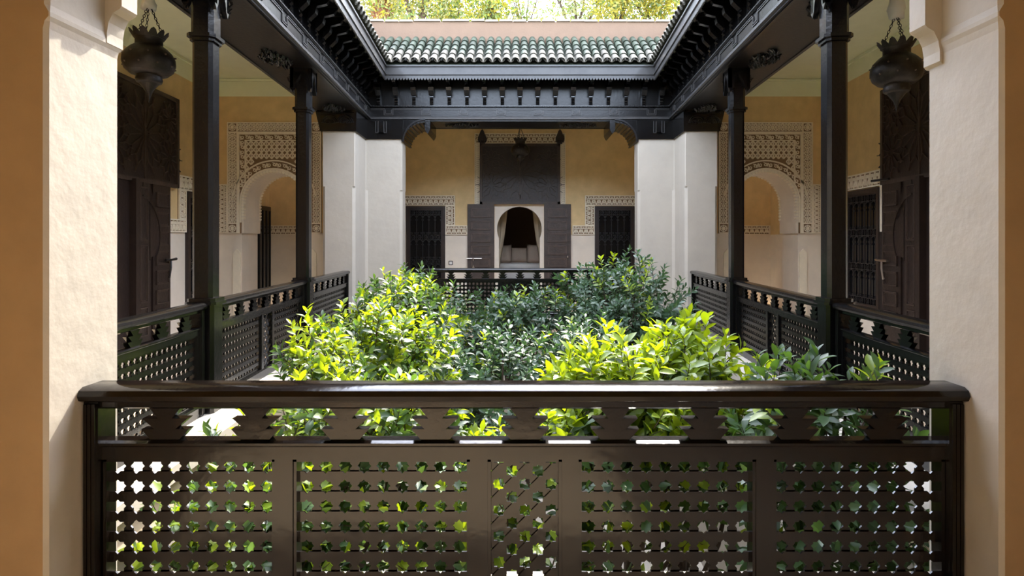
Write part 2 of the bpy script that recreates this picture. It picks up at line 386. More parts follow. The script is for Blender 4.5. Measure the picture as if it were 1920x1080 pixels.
# ------------------------------------------------------------------ masonry piers
def chamfered_pier(name, plan, zc, label, mats, front=None):
    root = empty(name, (plan[0][0], plan[0][1], 0)); tag(root, label, 'pier', 'masonry piers of the courtyard')
    ox, oy = plan[0]
    P = [(x - ox, y - oy) for x, y in plan]
    MB().prism(loopz(P, 0.045), 0.07, 2.50, 'z').build('chamfered_shaft', mats, root)
    MB().prism(loopz(P, 0.012), 2.50, zc, 'z').build('upper_shaft', mats, root)
    return root, P
for S, nm in ((-1, 'left'), (1, 'right')):
    plan = [(S * 2.23, 11.10), (S * 2.92, 11.10), (S * 2.90, 10.30), (S * 3.47, 10.30), (S * 3.50, 11.45), (S * 2.23, 11.45)]
    root, P = chamfered_pier('corner_pier', plan, 3.465, 'cream L-shaped corner pier under black capital, far %s corner of the courtyard' % nm, 'cream')
    cap = MB()
    E = [(S * (x), y) for x, y in [(2.23 - 0.01, 11.075), (2.89, 11.075), (2.87, 10.275), (3.50, 10.275), (3.55, 11.5), (2.23 - 0.01, 11.5)]]
    Et = [(S * (x), y) for x, y in [(2.20, 11.06), (2.875, 11.06), (2.855, 10.25), (3.58, 10.25), (3.65, 11.55), (2.20, 11.55)]]
    n = len(E); V = [(x - plan[0][0], y - plan[0][1], 3.465) for x, y in E] + [(x - plan[0][0], y - plan[0][1], 3.829) for x, y in Et]
    cap.add(V, [tuple(range(n)), tuple(range(2 * n - 1, n - 1, -1))] + [(i, (i + 1) % n, n + (i + 1) % n, n + i) for i in range(n)])
    c = tag(cap.build('capital', 'black', root), 'black wooden capital block')
    q = MB(); q.box(-0.02 if S > 0 else -1.25, 1.25 if S > 0 else 0.02, -0.05, -0.035, 3.455, 3.475)
    # carved scallops and bead line on the camera face of the side arm
    ox, oy = plan[0]
    cv = MB(); x0, x1 = S * 2.9 - ox, S * 3.52 - ox; yf = 10.255 - oy
    lo, hi = min(x0, x1), max(x0, x1)
    for i in range(26): cv.box(lo + (hi - lo) * (i + 0.15) / 26, lo + (hi - lo) * (i + 0.85) / 26, yf - 0.012, yf + 0.02, 3.775, 3.79)
    for xc in (lo + (hi - lo) * 0.32, lo + (hi - lo) * 0.74):
        for rr in (0.075, 0.105, 0.135):
            cv.ring(xc, 3.60, rr, rr + 0.014, yf - 0.012, yf + 0.03, 10, 0.1, pi - 0.1)
        for k in range(7):
            a = 0.2 + (pi - 0.4) * k / 6; cv.bar((xc + 0.02 * cos(a), 3.60 + 0.02 * sin(a)), (xc + 0.07 * cos(a), 3.60 + 0.07 * sin(a)), 0.012, yf - 0.008, yf + 0.02)
    tag(cv.build('capital_carving', 'blackcarve', root), kind='stuff')
    # inlaid rectangle on the face to the camera
    fr = MB(); xc = S * 2.62 - ox
    yf = 11.062 - oy
    for w, h in ((0.10, 0.13), (0.055, 0.09)):
        fr.bar((xc - w, 3.58), (xc - w, 3.80), 0.012, yf - 0.012, yf + 0.03); fr.bar((xc + w, 3.58), (xc + w, 3.80), 0.012, yf - 0.012, yf + 0.03); fr.bar((xc - w, 3.58), (xc + w, 3.58), 0.012, yf - 0.012, yf + 0.03)
    fr.build('capital_fret', 'fascia', root)
    # curved bracket under the far beam
    xb = S * 2.21 - ox; pts = []
    for i in range(9):
        a = pi / 2 * i / 8; pts.append((xb - S * 0.42 * (1 - cos(a)), 3.42 + 0.36 * sin(a)))
    poly = [(xb + S * 0.03, 3.42)] + pts + [(xb - S * 0.42, 3.83), (xb + S * 0.03, 3.83)]
    br = MB().prism(poly, -0.02, 0.80, 'y').build('bracket', 'black', root)
    rb = MB()
    for i in range(9):
        a = pi / 2 * (i + 0.2) / 9; px, pz = xb - S * 0.42 * (1 - cos(a)), 3.42 + 0.36 * sin(a)
        rb.box(px - 0.012, px + 0.012, -0.045, 0.80, pz - 0.014, pz + 0.010)
    rb.ring(xb - S * 0.42, 3.42, 0.40, 0.43, -0.04, 0.0, 10, pi / 2 if S < 0 else 0, pi if S < 0 else pi / 2)
    tag(rb.build('bracket_reeding', 'blackcarve', br), kind='stuff')
    pe = MB(); xp = xb - S * 0.46
    pe.prism([(xp - 0.05, 3.83), (xp - 0.05, 3.66), (xp - 0.03, 3.61), (xp, 3.57), (xp + 0.03, 3.61), (xp + 0.05, 3.66), (xp + 0.05, 3.83)], -0.01, 0.80, 'y'); pe.build('bracket_drop', 'black', br)

# near piers beside the camera: gallery side ochre with its shade put into the colour, courtyard side and reveal cream
for S, nm in ((-1, 'left'), (1, 'right')):
    x0, x1 = (1.58 if S < 0 else 1.606, 3.4); T = 0.36
    root = empty('near_pier', (S * x0, 1.957, 0)); tag(root, 'large plaster pier at the %s end of the near balustrade' % nm, 'pier', 'masonry piers of the courtyard')
    def pl(dx, c1, c2): return [(S * (dx + c1), 0), (S * (x1 - x0), 0), (S * (x1 - x0), T), (S * (dx + c2), T), (S * dx, T - c2), (S * dx, c1)]
    zz = [(0.07, 0.0, 0.012, 0.016), (2.26, 0.0, 0.012, 0.016), (2.285, -0.004, 0.010, 0.014), (2.30, -0.010, 0.003, 0.004), (2.315, -0.010, 0.003, 0.004), (2.34, -0.004, 0.012, 0.008), (SOFF, -0.004, 0.012, 0.008)]
    low = MB(); V = []; F = []
    for z, dx, c1, c2 in zz: V += [(x, y, z) for x, y in pl(dx, c1, c2)]
    for k in range(len(zz) - 1):
        for q in range(6): F.append((k * 6 + q, k * 6 + (q + 1) % 6, k * 6 + 6 + (q + 1) % 6, k * 6 + 6 + q))
    F += [tuple(range(6)), tuple(range(len(V) - 1, len(V) - 7, -1))]
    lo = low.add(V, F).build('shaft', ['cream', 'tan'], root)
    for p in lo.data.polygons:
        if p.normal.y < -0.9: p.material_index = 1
    # lobed corbel of the arch on the courtyard edge
    zb = 2.29 if S < 0 else 2.22
    cb = [(0.04, zb), (0.0, zb), (-0.012, zb + 0.012), (-0.012, zb + 0.05), (-0.018, zb + 0.09), (-0.035, zb + 0.125), (-0.06, zb + 0.14), (-0.068, zb + 0.15), (-0.068, 2.50), (-0.12, 2.62), (-0.28, 2.80), (-0.53, 2.98), (-0.83, 3.08), (-0.83, SOFF), (0.04, SOFF)]
    MB().prism([(S * x, z) for x, z in cb], T - 0.09, T, 'y').build('arch_corbel', 'cream', root)
    # side arm towards the first side bay
    MB().prism(loopz([(S * (2.42 - x0), T), (S * (3.05 - x0), T), (S * (3.05 - x0), 1.10), (S * (2.42 - x0), 1.10)], 0.02), 0.07, SOFF, 'z').build('side_arm', 'cream', root)

# ------------------------------------------------------------------ beams, eaves, tiled roofs
random.seed(11)
CORB = [(0.06, 4.12), (0.0, 4.12), (-0.02, 4.15), (0.0, 4.17), (-0.025, 4.20), (0.0, 4.22), (-0.03, 4.25), (0.0, 4.275), (0.0, 4.31), (-0.055, 4.37), (-0.085, 4.42), (-0.05, 4.455),
        (-0.17, 4.48), (-0.235, 4.50), (-0.265, 4.545), (-0.275, 4.60), (-0.275, 4.66), (0.06, 4.66)]
cm = MB(); cm.prism(CORB, -0.032, 0.032, 'x'); cm.prism([(-0.02, 4.30), (-0.10, 4.38), (-0.115, 4.44), (-0.06, 4.46), (0.0, 4.40)], -0.05, 0.05, 'x'); corb_me = cm.mesh('corbel', 'black')
rf = MB(); rf.tube([(0, -0.285 + 0.0, 4.54), (0, -0.30, 4.57), (0, -0.295, 4.61)], [0.03, 0.042, 0.02], 8); rf.box(-0.045, 0.045, -0.30, 0.05, 4.585, 4.64)
raft_me = rf.mesh('rafter', 'blackcarve')
# half-round cover tile, lying along the slope, local y up the slope
def tile_mesh(nm, m, r0, r1, length, up=True, n=7):
    q = MB(); P = []; F = []
    th = 0.013
    for yy, r in ((0.0, r0), (length, r1)):
        for k in range(n):
            a = pi * k / (n - 1)
            for rr in (r, r - th): P.append((rr * cos(a), yy, rr * sin(a) * (1 if up else -1) + (0 if up else r0 * 0.55)))
    def idx(i, k, q_): return i * n * 2 + k * 2 + q_
    for k in range(n - 1):
        F.append((idx(0, k, 0), idx(0, k + 1, 0), idx(1, k + 1, 0), idx(1, k, 0))); F.append((idx(0, k, 1), idx(1, k, 1), idx(1, k + 1, 1), idx(0, k + 1, 1)))
        F.append((idx(0, k, 0), idx(0, k, 1), idx(0, k + 1, 1), idx(0, k + 1, 0))); F.append((idx(1, k, 0), idx(1, k + 1, 0), idx(1, k + 1, 1), idx(1, k, 1)))
    q.add(P, F); return q.mesh(nm, m, radians(50))
cov = tile_mesh('cover_tile', 'tile', 0.073, 0.058, 0.32); covw = tile_mesh('cover_tile', 'tileworn', 0.073, 0.058, 0.32)
pan = tile_mesh('pan_tile', 'tile', 0.058, 0.066, 0.34, False); panw = tile_mesh('pan_tile', 'tileworn', 0.058, 0.066, 0.34, False)
SL = atan2(0.7, 1.0)
def carving(parent, x0, x1, y0, y1, z, seed):
    """arabesque relief patch on a soffit, hanging below z"""
    random.seed(seed); q = MB(); cx, cy = (x0 + x1) / 2, (y0 + y1) / 2; rx, ry = (x1 - x0) / 2, (y1 - y0) / 2
    for i in range(150):
        u, w = random.uniform(-1, 1), random.uniform(-1, 1)
        if abs(u) + abs(w) > 1.15: continue
        px, py = cx + u * rx, cy + w * ry; a = random.uniform(0, pi); l = random.uniform(0.02, 0.045)
        q.tube([(px - l * cos(a), py - l * sin(a), z), (px, py, z - 0.03), (px + l * cos(a + 0.7), py + l * sin(a + 0.7), z)], [0.006, 0.016, 0.006], 5)
    tag(q.build('soffit_carving', 'blackcarve', parent), kind='stuff')
for side, (p0, p1) in SIDES.items():
    words_ = {'left': 'running down the left side of the courtyard', 'right': 'running down the right side of the courtyard', 'far': 'across the far side of the courtyard', 'near': 'above the near balustrade opening'}[side]
    e, L = frame('wooden_beam', p0, p1); tag(e, 'black carved wooden beam and bracketed eave ' + words_, 'beam', 'carved beams around the courtyard')
    body = MB()
    body.mitre([(0.0, SOFF), (0.80, SOFF), (0.80, CEIL + 0.1), (0.06, CEIL + 0.1), (0.06, 4.10), (0.0, 4.10)], L); body.build('beam', 'beamwood', e)
    mo = MB(); mo.mitre([(-0.03, 3.855), (0.0, 3.845), (0.0, 3.905), (-0.018, 3.90), (-0.03, 3.885)], L); mo.build('lower_moulding', 'fascia', e)
    mo = MB(); mo.mitre([(-0.03, 4.085), (-0.03, 4.112), (0.06, 4.118), (0.06, 4.075), (0.0, 4.075)], L); mo.build('upper_moulding', 'black', e)
    mo = MB(); mo.mitre([(0.03, SOFF - 0.015), (0.03, SOFF), (0.06, SOFF), (0.06, SOFF - 0.015)], L); mo.mitre([(0.74, SOFF - 0.015), (0.74, SOFF), (0.77, SOFF), (0.77, SOFF - 0.015)], L); mo.build('soffit_moulding', 'blackcarve', e)
    mo = MB(); mo.mitre([(0.06, 4.665), (-0.36, 4.665), (-0.36, 4.70), (0.06, 4.75)], L); mo.build('eave_board', 'black', e)
    if side != 'near':
        # stepped fret on the beam face
        q = MB(); nU = max(3, round(L / 0.74)); pu = L / nU
        for off, top in ((0.0, 4.06), (0.028, 4.035)):
            for i in range(nU):
                c = (i + 0.5) * pu; w = 0.085 - off; zb = 3.935 + off * 0.9
                xs = 0.02 if i == 0 else (i + 0.5) * pu - pu + 0.085 - (0.0 if not off else off)
                if i == 0: xs = 0.02
                q.bar((xs, top), (c - w, top), 0.010, -0.012, 0.0)
                q.bar((c - w, top + 0.005), (c - w, zb), 0.010, -0.012, 0.0); q.bar((c + w, top + 0.005), (c + w, zb), 0.010, -0.012, 0.0); q.bar((c - w, zb), (c + w, zb), 0.010, -0.012, 0.0)
            q.bar(((nU - 0.5) * pu + 0.085 - off, top), (L - 0.02, top), 0.010, -0.012, 0.0)
        q.build('stepped_fret', 'fascia', e)
        q = MB(); nb = int(L / 0.03)
        for i in range(nb): q.box((i + 0.2) * L / nb, (i + 0.8) * L / nb, -0.042, -0.028, 4.09, 4.105)
        tag(q.build('bead_row', 'fascia', e), kind='stuff')
        nc = round(L / 0.335); pc = L / nc
        for i in range(nc):
            x = (i + 0.5) * pc
            place('corbel', corb_me, e, (x, 0, 0))
            if 0.3 < x < L - 0.3: place('rafter', raft_me, e, (x + pc / 2 if i < nc - 1 else x, 0, 0)) if False else place('rafter', raft_me, e, (x, 0.0, 0))
        # carved patches on the soffit
        ks = [0.30 * L - 0.5, 0.30 * L + 0.5, 0.62 * L - 0.5, 0.62 * L + 0.5, 0.88 * L] if side != 'far' else [L * 0.30, L * 0.70]
        if side == 'right': ks = [L - k for k in ks]
        for k_, xx in enumerate(ks): carving(e, xx - 0.36, xx + 0.36, 0.22, 0.58, SOFF, k_ + 3)
    # fascia with sawtooth lower edge
    fa = MB(); fa.mitre([(-0.365, 4.54), (-0.34, 4.54), (-0.34, 4.77), (-0.365, 4.77)], L); fa.mitre([(-0.385, 4.595), (-0.365, 4.585), (-0.365, 4.615), (-0.385, 4.61)], L); fa.mitre([(-0.39, 4.745), (-0.365, 4.735), (-0.365, 4.775), (-0.39, 4.775)], L)
    f = fa.build('fascia', 'fascia', e)
    if side != 'near':
        st = MB(); n = int((L - 0.72) / 0.055); pw = (L - 0.72) / n
        for i in range(n):
            x = 0.36 + i * pw; st.prism([(x, 4.541), (x + pw * 0.25, 4.512), (x + pw * 0.5, 4.50), (x + pw * 0.75, 4.512), (x + pw, 4.541)], -0.364, -0.342, 'y')
        tag(st.build('sawtooth_edge', 'fascia', f), kind='stuff')
    # roof slope under the tiles and parapet behind it
    r, L = frame('tiled_roof', p0, p1); tag(r, 'sloping roof of green glazed half-round tiles ' + words_.replace('running down', 'along'), 'roof', 'green tiled roofs around the courtyard')
    MB().mitre([(-0.38, 4.775), (0.74, 4.765 + 1.12 * 0.7), (0.74, 4.77), (-0.36, 4.77)], L).build('roof_bed', 'tile', r)
    if side != 'near':
        nt_ = round(L / 0.170); pt = L / nt_
        rows = 5
        for j in range(rows):
            d = j * 0.268
            vv = -0.42 + d * cos(SL); zz = 4.80 + d * sin(SL) + 0.022 * (j > -1)
            for i in range(nt_):
                x = (i + 0.5) * pt
                if x > -vv - 0.05 and x < L + vv + 0.05:
                    w = covw if (j == 0 or (j == 1 and random.random() < 0.5)) else cov
                    place('cover_tile', w, r, (x, vv, zz + 0.012), (SL - 0.03, 0, random.uniform(-0.03, 0.03)))
                if j < 1 and x + pt / 2 < L + vv: place('pan_tile', panw, r, (x + pt / 2, vv, zz + 0.012), (SL - 0.03, 0, 0))
    p, L = frame('wall_parapet_' + side, p0, p1); tag(p, kind='structure')
    MB().mitre([(0.73, 4.8), (1.0, 4.8), (1.0, 5.98), (0.73, 5.98)], L).build('parapet_face', 'salmon', p)
    cp = MB(); n = int((L + 1.5) / 0.28)
    cpm = MB().prism([(-0.135, 0), (0.135, 0), (0.13, 0.035), (0.12, 0.045), (-0.12, 0.045), (-0.13, 0.035)], 0.70, 1.03, 'y').mesh('coping_brick', 'coping')
    if side == 'far':
        for i in range(n): place('coping_brick', cpm, p, (-0.75 + (i + 0.5) * (L + 1.5) / n, 0, 5.98 + random.uniform(-0.006, 0.006)), (0, 0, random.uniform(-0.02, 0.02)))
    else: MB().mitre([(0.70, 5.98), (1.03, 5.98), (1.03, 6.025), (0.70, 6.025)], L).build('coping', 'coping', p)
rs = MB()
for k, (p0, p1) in SIDES.items():
    L = sqrt((p1[0] - p0[0]) ** 2 + (p1[1] - p0[1]) ** 2); a = atan2(p1[1] - p0[1], p1[0] - p0[0])
    t = MB(); t.mitre([(0.95, 5.0), (4.3, 5.0), (4.3, 5.15), (0.95, 5.15)], L)
    rs.add([(p0[0] + x * cos(a) - y * sin(a), p0[1] + x * sin(a) + y * cos(a), z) for x, y, z in t.v], t.f)
tag(rs.build('ceiling_roof_deck', 'salmon'), kind='structure')

# ------------------------------------------------------------------ columns
def column(S, Y, label):
    r = tag(empty('wooden_column', (S * rail_x(Y), Y, 0.07), S * -0.06), label, 'column', 'black columns of the side galleries')
    def octo(h, c): return loopz([(-h, -h), (h, -h), (h, h), (-h, h)], c)
    MB().prism(octo(0.105, 0.025), 0.0, 0.93, 'z').build('base_block', 'black', r)
    q = MB(); q.prism(octo(0.130, 0.03), 0.93, 0.955, 'z'); q.prism(octo(0.118, 0.03), 0.955, 0.985, 'z'); q.build('base_collar', 'black', r)
    MB().prism(octo(0.086, 0.028), 0.985, 3.22, 'z').build('shaft', 'black', r)
    q = MB(); q.prism(octo(0.104, 0.034), 3.19, 3.22, 'z'); q.prism(octo(0.122, 0.038), 3.22, 3.25, 'z'); q.build('neck_collar', 'black', r)
    MB().prism(octo(0.096, 0.034), 3.25, SOFF - 0.07, 'z').build('capital_core', 'black', r)
    h = 0.138; z1 = SOFF - 0.07
    q = MB()
    prof = [(-h, z1), (-h, 3.50), (-h + 0.03, 3.45), (-h + 0.06, 3.50), (-0.06, 3.58), (-0.03, 3.63), (0, 3.69), (0.03, 3.63), (0.06, 3.58), (h - 0.06, 3.50), (h - 0.03, 3.45), (h, 3.50), (h, z1)]
    pm = MB().prism(prof, -h - 0.0, -h + 0.045, 'y').mesh('capital_plate', 'black')
    for k in range(4): place('capital_plate', pm, r, (0, 0, 0), (0, 0, k * pi / 2))
    return r
column(-1, 5.10, 'black octagonal wooden column of the left gallery, nearest the camera')
column(-1, 7.88, 'black octagonal wooden column of the left gallery, in front of carved arch')
column(1, 5.10, 'black octagonal wooden column of the right gallery, nearest the camera')
column(1, 7.88, 'black octagonal wooden column of the right gallery, in front of carved arch')

# ------------------------------------------------------------------ balustrades
FIR = [(-0.056, 0.936), (-0.025, 0.899), (-0.083, 0.899), (-0.038, 0.860), (-0.087, 0.860), (-0.051, 0.82)]
firpoly = FIR + [(-x, z) for x, z in FIR[::-1]]
_cache = {}
def cached(key, fn):
    if key not in _cache: _cache[key] = fn()
    return _cache[key]
def slat_poly(w, h, n, dep=0.0085, hw=0.0085):
    p = w / n; top = []; bot = []
    for i in range(n):
        c = (i + 0.5) * p
        bot += [(c - hw, 0), (c, dep), (c + hw, 0)]; top += [(c + hw, h), (c, h - dep), (c - hw, h)] if False else []
    tops = []
    for i in range(n - 1, -1, -1):
        c = (i + 0.5) * p; tops += [(c + hw, h), (c, h - dep), (c - hw, h)]
    return [(0, 0)] + bot + [(w, 0), (w, h)] + tops + [(0, h)]
def star_panel(par, x0, x1, z0, z1, wood):
    w, h = x1 - x0, z1 - z0; p = 0.0705; n = max(2, round(w / p)); m = max(2, round(h / p)); px, pz = w / n, h / m; gap = 0.036
    hs = cached(('h', round(w, 3), n, wood), lambda: MB().prism(slat_poly(w, pz - gap, n), -0.007 if wood != 'black' else -0.014, 0.0, 'y').mesh('lattice_slat', wood))
    vm = cached(('v', round(h, 3), n, round(px, 4), wood), lambda: MB().prism([(z, x) for x, z in slat_poly(h, px - gap, m)], 0.0, 0.007 if wood != 'black' else 0.014, 'y').mesh('lattice_upright', wood))
    for j in range(m - 1): place('lattice_slat', hs, par, (x0, 0, z0 + (j + 0.5) * pz + gap / 2))
    for i in range(n - 1): place('lattice_upright', vm, par, (x0 + (i + 0.5) * px + gap / 2, 0, z0))
    e1 = cached(('he', round(w, 3), wood), lambda: MB().box(0, w, -0.007, 0, 0, (pz - gap) / 2).mesh('lattice_slat', wood))
    place('lattice_slat', e1, par, (x0, 0, z0))
    if round(h / p) * p < h + 0.02: pass
def diag_panel(par, x0, x1, z0, z1, wood):
    w, h = x1 - x0, z1 - z0; p = 0.068; gap = 0.034
    for sg, ya, yb in ((1, -0.007, 0.0), (-1, 0.0, 0.007)):
        a = sg * pi / 4; ln = sqrt(w * w + h * h) + 0.2
        n = int(ln / p) + 1; nn = int((w + h) / sqrt(2) / p) + 2
        for j in range(-nn // 2, nn // 2 + 1):
            def mk():
                me = MB().prism(slat_poly(n * p, p - gap, n), ya, yb, 'y').mesh('lattice_diagonal', wood)
                bm = bmesh.new(); bm.from_mesh(me)
                off = j * p + gap / 2
                mt = Matrix.Translation((w / 2, 0, h / 2)) @ Matrix.Rotation(-a, 4, 'Y') @ Matrix.Translation((-n * p / 2, 0, off))
                bmesh.ops.transform(bm, matrix=mt, verts=bm.verts)
                for co, no in (((0, 0, 0), (-1, 0, 0)), ((w, 0, 0), (1, 0, 0)), ((0, 0, 0), (0, 0, -1)), ((0, 0, h), (0, 0, 1))):
                    bmesh.ops.bisect_plane(bm, geom=bm.verts[:] + bm.edges[:] + bm.faces[:], plane_co=co, plane_no=no, clear_outer=True)
                bm.to_mesh(me); bm.free(); return me
            me = cached(('d', sg, j, round(w, 3), round(h, 3), wood), mk)
            if len(me.polygons): place('lattice_diagonal', me, par, (x0, 0, z0))
def railing(p0, p1, label, panels, firs, wood='black', newel=0.06):
    r, L = frame('balustrade', p0, p1, 0.07); tag(r, label, 'balustrade', 'carved balustrades of the gallery')
    d = -0.07
    cap = [(-0.078, 0.994), (-0.070, 1.012), (-0.050, 1.022), (0.050, 1.022), (0.070, 1.012), (0.078, 0.994), (0.070, 0.976), (0.055, 0.968), (-0.055, 0.968), (-0.070, 0.976)]
    rr = MB().prism([(y, z + d) for y, z in cap], 0, L, 'x'); rr.build('hand_rail', wood, r, radians(35))
    MB().prism([(y, z + d) for y, z in [(-0.035, 0.968), (-0.035, 0.945), (-0.022, 0.936), (0.022, 0.936), (0.035, 0.945), (0.035, 0.968)]], 0, L, 'x').build('upper_rail', wood, r)
    MB().prism([(y, z + d) for y, z in [(-0.035, 0.755), (-0.035, 0.800), (-0.042, 0.806), (-0.042, 0.815), (-0.024, 0.8205), (0.024, 0.8205), (0.042, 0.815), (0.042, 0.806), (0.035, 0.800), (0.035, 0.755)]], 0, L, 'x').build('middle_rail', wood, r)
    MB().prism([(y, z + d) for y, z in [(-0.04, 0.07), (-0.04, 0.15), (-0.03, 0.165), (0.03, 0.165), (0.04, 0.15), (0.04, 0.07)]], 0, L, 'x').build('bottom_rail', wood, r)
    for xs in (0.0, L - newel):
        q = MB(); q.box(xs, xs + newel, -0.045, 0.045, 0.07 + d, 0.968 + d)
        for k in (0.22, 0.5, 0.78): q.box(xs + newel * k - 0.006, xs + newel * k + 0.006, -0.055, 0.055, 0.09 + d, 0.96 + d)
        q.build('newel', wood, r)
    fm = cached(('fir', wood), lambda: MB().prism([(x, z + d) for x, z in firpoly], -0.019, 0.019, 'y').mesh('stepped_baluster', wood))
    for x in firs: place('stepped_baluster', fm, r, (x, 0, 0))
    prev = newel; z0, z1 = 0.165 + d, 0.755 + d
    for i, (x0, x1, kind) in enumerate(panels):
        if x0 - prev > 0.02: MB().box(prev, x0, -0.032, 0.032, z0, z1).build('stile', wood, r)
        bd = MB()
        for (xa, xb, za, zb) in ((x0, x0 + 0.012, z0, z1), (x1 - 0.012, x1, z0, z1), (x0, x1, z1 - 0.012, z1)): bd.box(xa, xb, -0.026, 0.026, za, zb)
        bd.build('panel_bead', wood, r)
        (star_panel if kind == 'star' else diag_panel)(r, x0 + 0.006, x1 - 0.006, z0, z1, wood)
        prev = x1
    if L - newel - prev > 0.02: MB().box(prev, L - newel, -0.032, 0.032, z0, z1).build('stile', wood, r)
    return r
s = 2.13 / 1100
px = lambda a: (a - 975) * s + 1.577
railing((-1.577, 2.165), (1.603, 2.165), 'dark glossy balustrade with star lattice and stepped cut-outs, in the foreground',
        [(px(190), px(514), 'star'), (px(548), px(881), 'star'), (px(914), px(1054), 'diag'), (px(1085), px(1419), 'star'), (px(1452), px(1775), 'star')],
        [px(304 + 170.2 * k) for k in range(9)], 'railwood', 0.052)
def auto(L, mode):
    e = 0.09
    if mode == 1: pn = [(e, L - e, 'star')]
    else:
        m = L / 2; pn = [(e, m - 0.19, 'star'), (m - 0.13, m + 0.13, 'diag'), (m + 0.19, L - e, 'star')]
    k = max(2, round((L - 0.12) / 0.33)); pw = (L - 0.12) / k
    return pn, [0.06 + (i + 0.5) * pw for i in range(k)]
for S, nm in ((-1, 'left'), (1, 'right')):
    for ya, yb, mode, wd in ((3.10, 4.965, 1, 'nearest the camera'), (5.235, 7.745, 2, 'middle bay between the two columns'), (8.015, 10.29, 1, 'far bay beside the corner pier')):
        a, c = (S * rail_x(ya), ya), (S * rail_x(yb), yb)
        if S > 0: a, c = c, a
        L = sqrt((a[0] - c[0]) ** 2 + (a[1] - c[1]) ** 2); pn, fi = auto(L, mode)
        railing(a, c, 'black lattice balustrade of the %s gallery, %s' % (nm, wd), pn, fi)
L = 4.42
pn = [(0.09, 0.92, 'star'), (0.98, 1.80, 'star'), (1.86, 2.12, 'diag'), (2.18, 2.44, 'diag'), (2.50, 3.32, 'star'), (3.38, 4.33, 'star')]
railing((-2.21, 11.27), (2.21, 11.27), 'black lattice balustrade of the far gallery, behind the citrus trees', pn, [0.06 + (i + 0.5) * 4.3 / 13 for i in range(13)])

# ------------------------------------------------------------------ windows, doors, friezes (wall frames: local x along the wall, -y out of the wall)
def wall_frame(name, side, Yc=None, x=None):
    if side == 'far': return empty(name, (x, FARW, 0), 0)
    S = -1 if side == 'left' else 1
    a = atan2(1, -0.059) if S < 0 else atan2(-1, -0.059)
    return empty(name, (S * wall_x(Yc), Yc, 0), a)
def window(n, root, w, z0, z1, cols=5):
    tag(root, kind='structure'); root.name = 'window_%d' % n; f = 0.075
    q = MB(); q.box(-w / 2, -w / 2 + f, -0.06, 0.02, z0, z1); q.box(w / 2 - f, w / 2, -0.06, 0.02, z0, z1); q.box(-w / 2 + f, w / 2 - f, -0.06, 0.02, z1 - f, z1); q.box(-w / 2 + f, w / 2 - f, -0.06, 0.02, z0, z0 + f)
    for (xa, xb, za, zb) in ((-w / 2 + f, -w / 2 + f + 0.02, z0 + f, z1 - f), (w / 2 - f - 0.02, w / 2 - f, z0 + f, z1 - f), (-w / 2 + f, w / 2 - f, z1 - f - 0.02, z1 - f), (-w / 2 + f, w / 2 - f, z0 + f, z0 + f + 0.02)): q.box(xa, xb, -0.045, 0.0, za, zb)
    q.build('window_frame', 'brown', root)
    MB().box(-w / 2 + f, w / 2 - f, -0.012, 0.0, z0 + f, z1 - f).build('pane', 'pane', root)
    xa, xb, za, zb = -w / 2 + f + 0.02, w / 2 - f - 0.02, z0 + f + 0.02, z1 - f - 0.02
    H = zb - za; cw = (xb - xa) / cols
    scr = 0.105; arc = (H - 4 * scr) / 3
    bm_ = MB().box(-0.007, 0.007, -0.042, -0.028, za, zb).mesh('grille_bar', 'iron')
    for i in range(cols + 1): place('grille_bar', bm_, root, (xa + i * cw, 0, 0))
    cm_ = MB().box(xa, xb, -0.044, -0.026, -0.006, 0.006).mesh('grille_crossbar', 'iron')
    rg = MB(); R = min(cw, scr) / 2 - 0.004; rg.ring(0, 0, R - 0.011, R, -0.043, -0.027, 12); rg.ring(0.008, 0, 0.010, 0.022, -0.043, -0.027, 8); rg.bar((0.02, -0.02), (R - 0.01, -0.025), 0.010, -0.04, -0.03)
    rgm = rg.mesh('grille_scroll', 'iron')
    am = MB(); am.ring(0, 0, cw / 2 - 0.018, cw / 2 - 0.005, -0.043, -0.027, 8, 0, pi)
    for sg in (-1, 1): am.ring(sg * (cw / 2 - 0.012), -0.05, 0.008, 0.02, -0.04, -0.03, 6); am.ring(sg * cw * 0.25, -arc * 0.75, 0.012, 0.024, -0.04, -0.03, 7)
    amm = am.mesh('grille_arch', 'iron')
    z = za
    for k in range(4):
        for i in range(cols): place('grille_scroll', rgm, root, (xa + (i + 0.5) * cw, 0, z + scr / 2))
        place('grille_crossbar', cm_, root, (0, 0, z)); place('grille_crossbar', cm_, root, (0, 0, z + scr))
        z += scr
        if k < 3:
            for i in range(cols): place('grille_arch', amm, root, (xa + (i + 0.5) * cw, 0, z + arc - cw / 2))
            z += arc
    return root
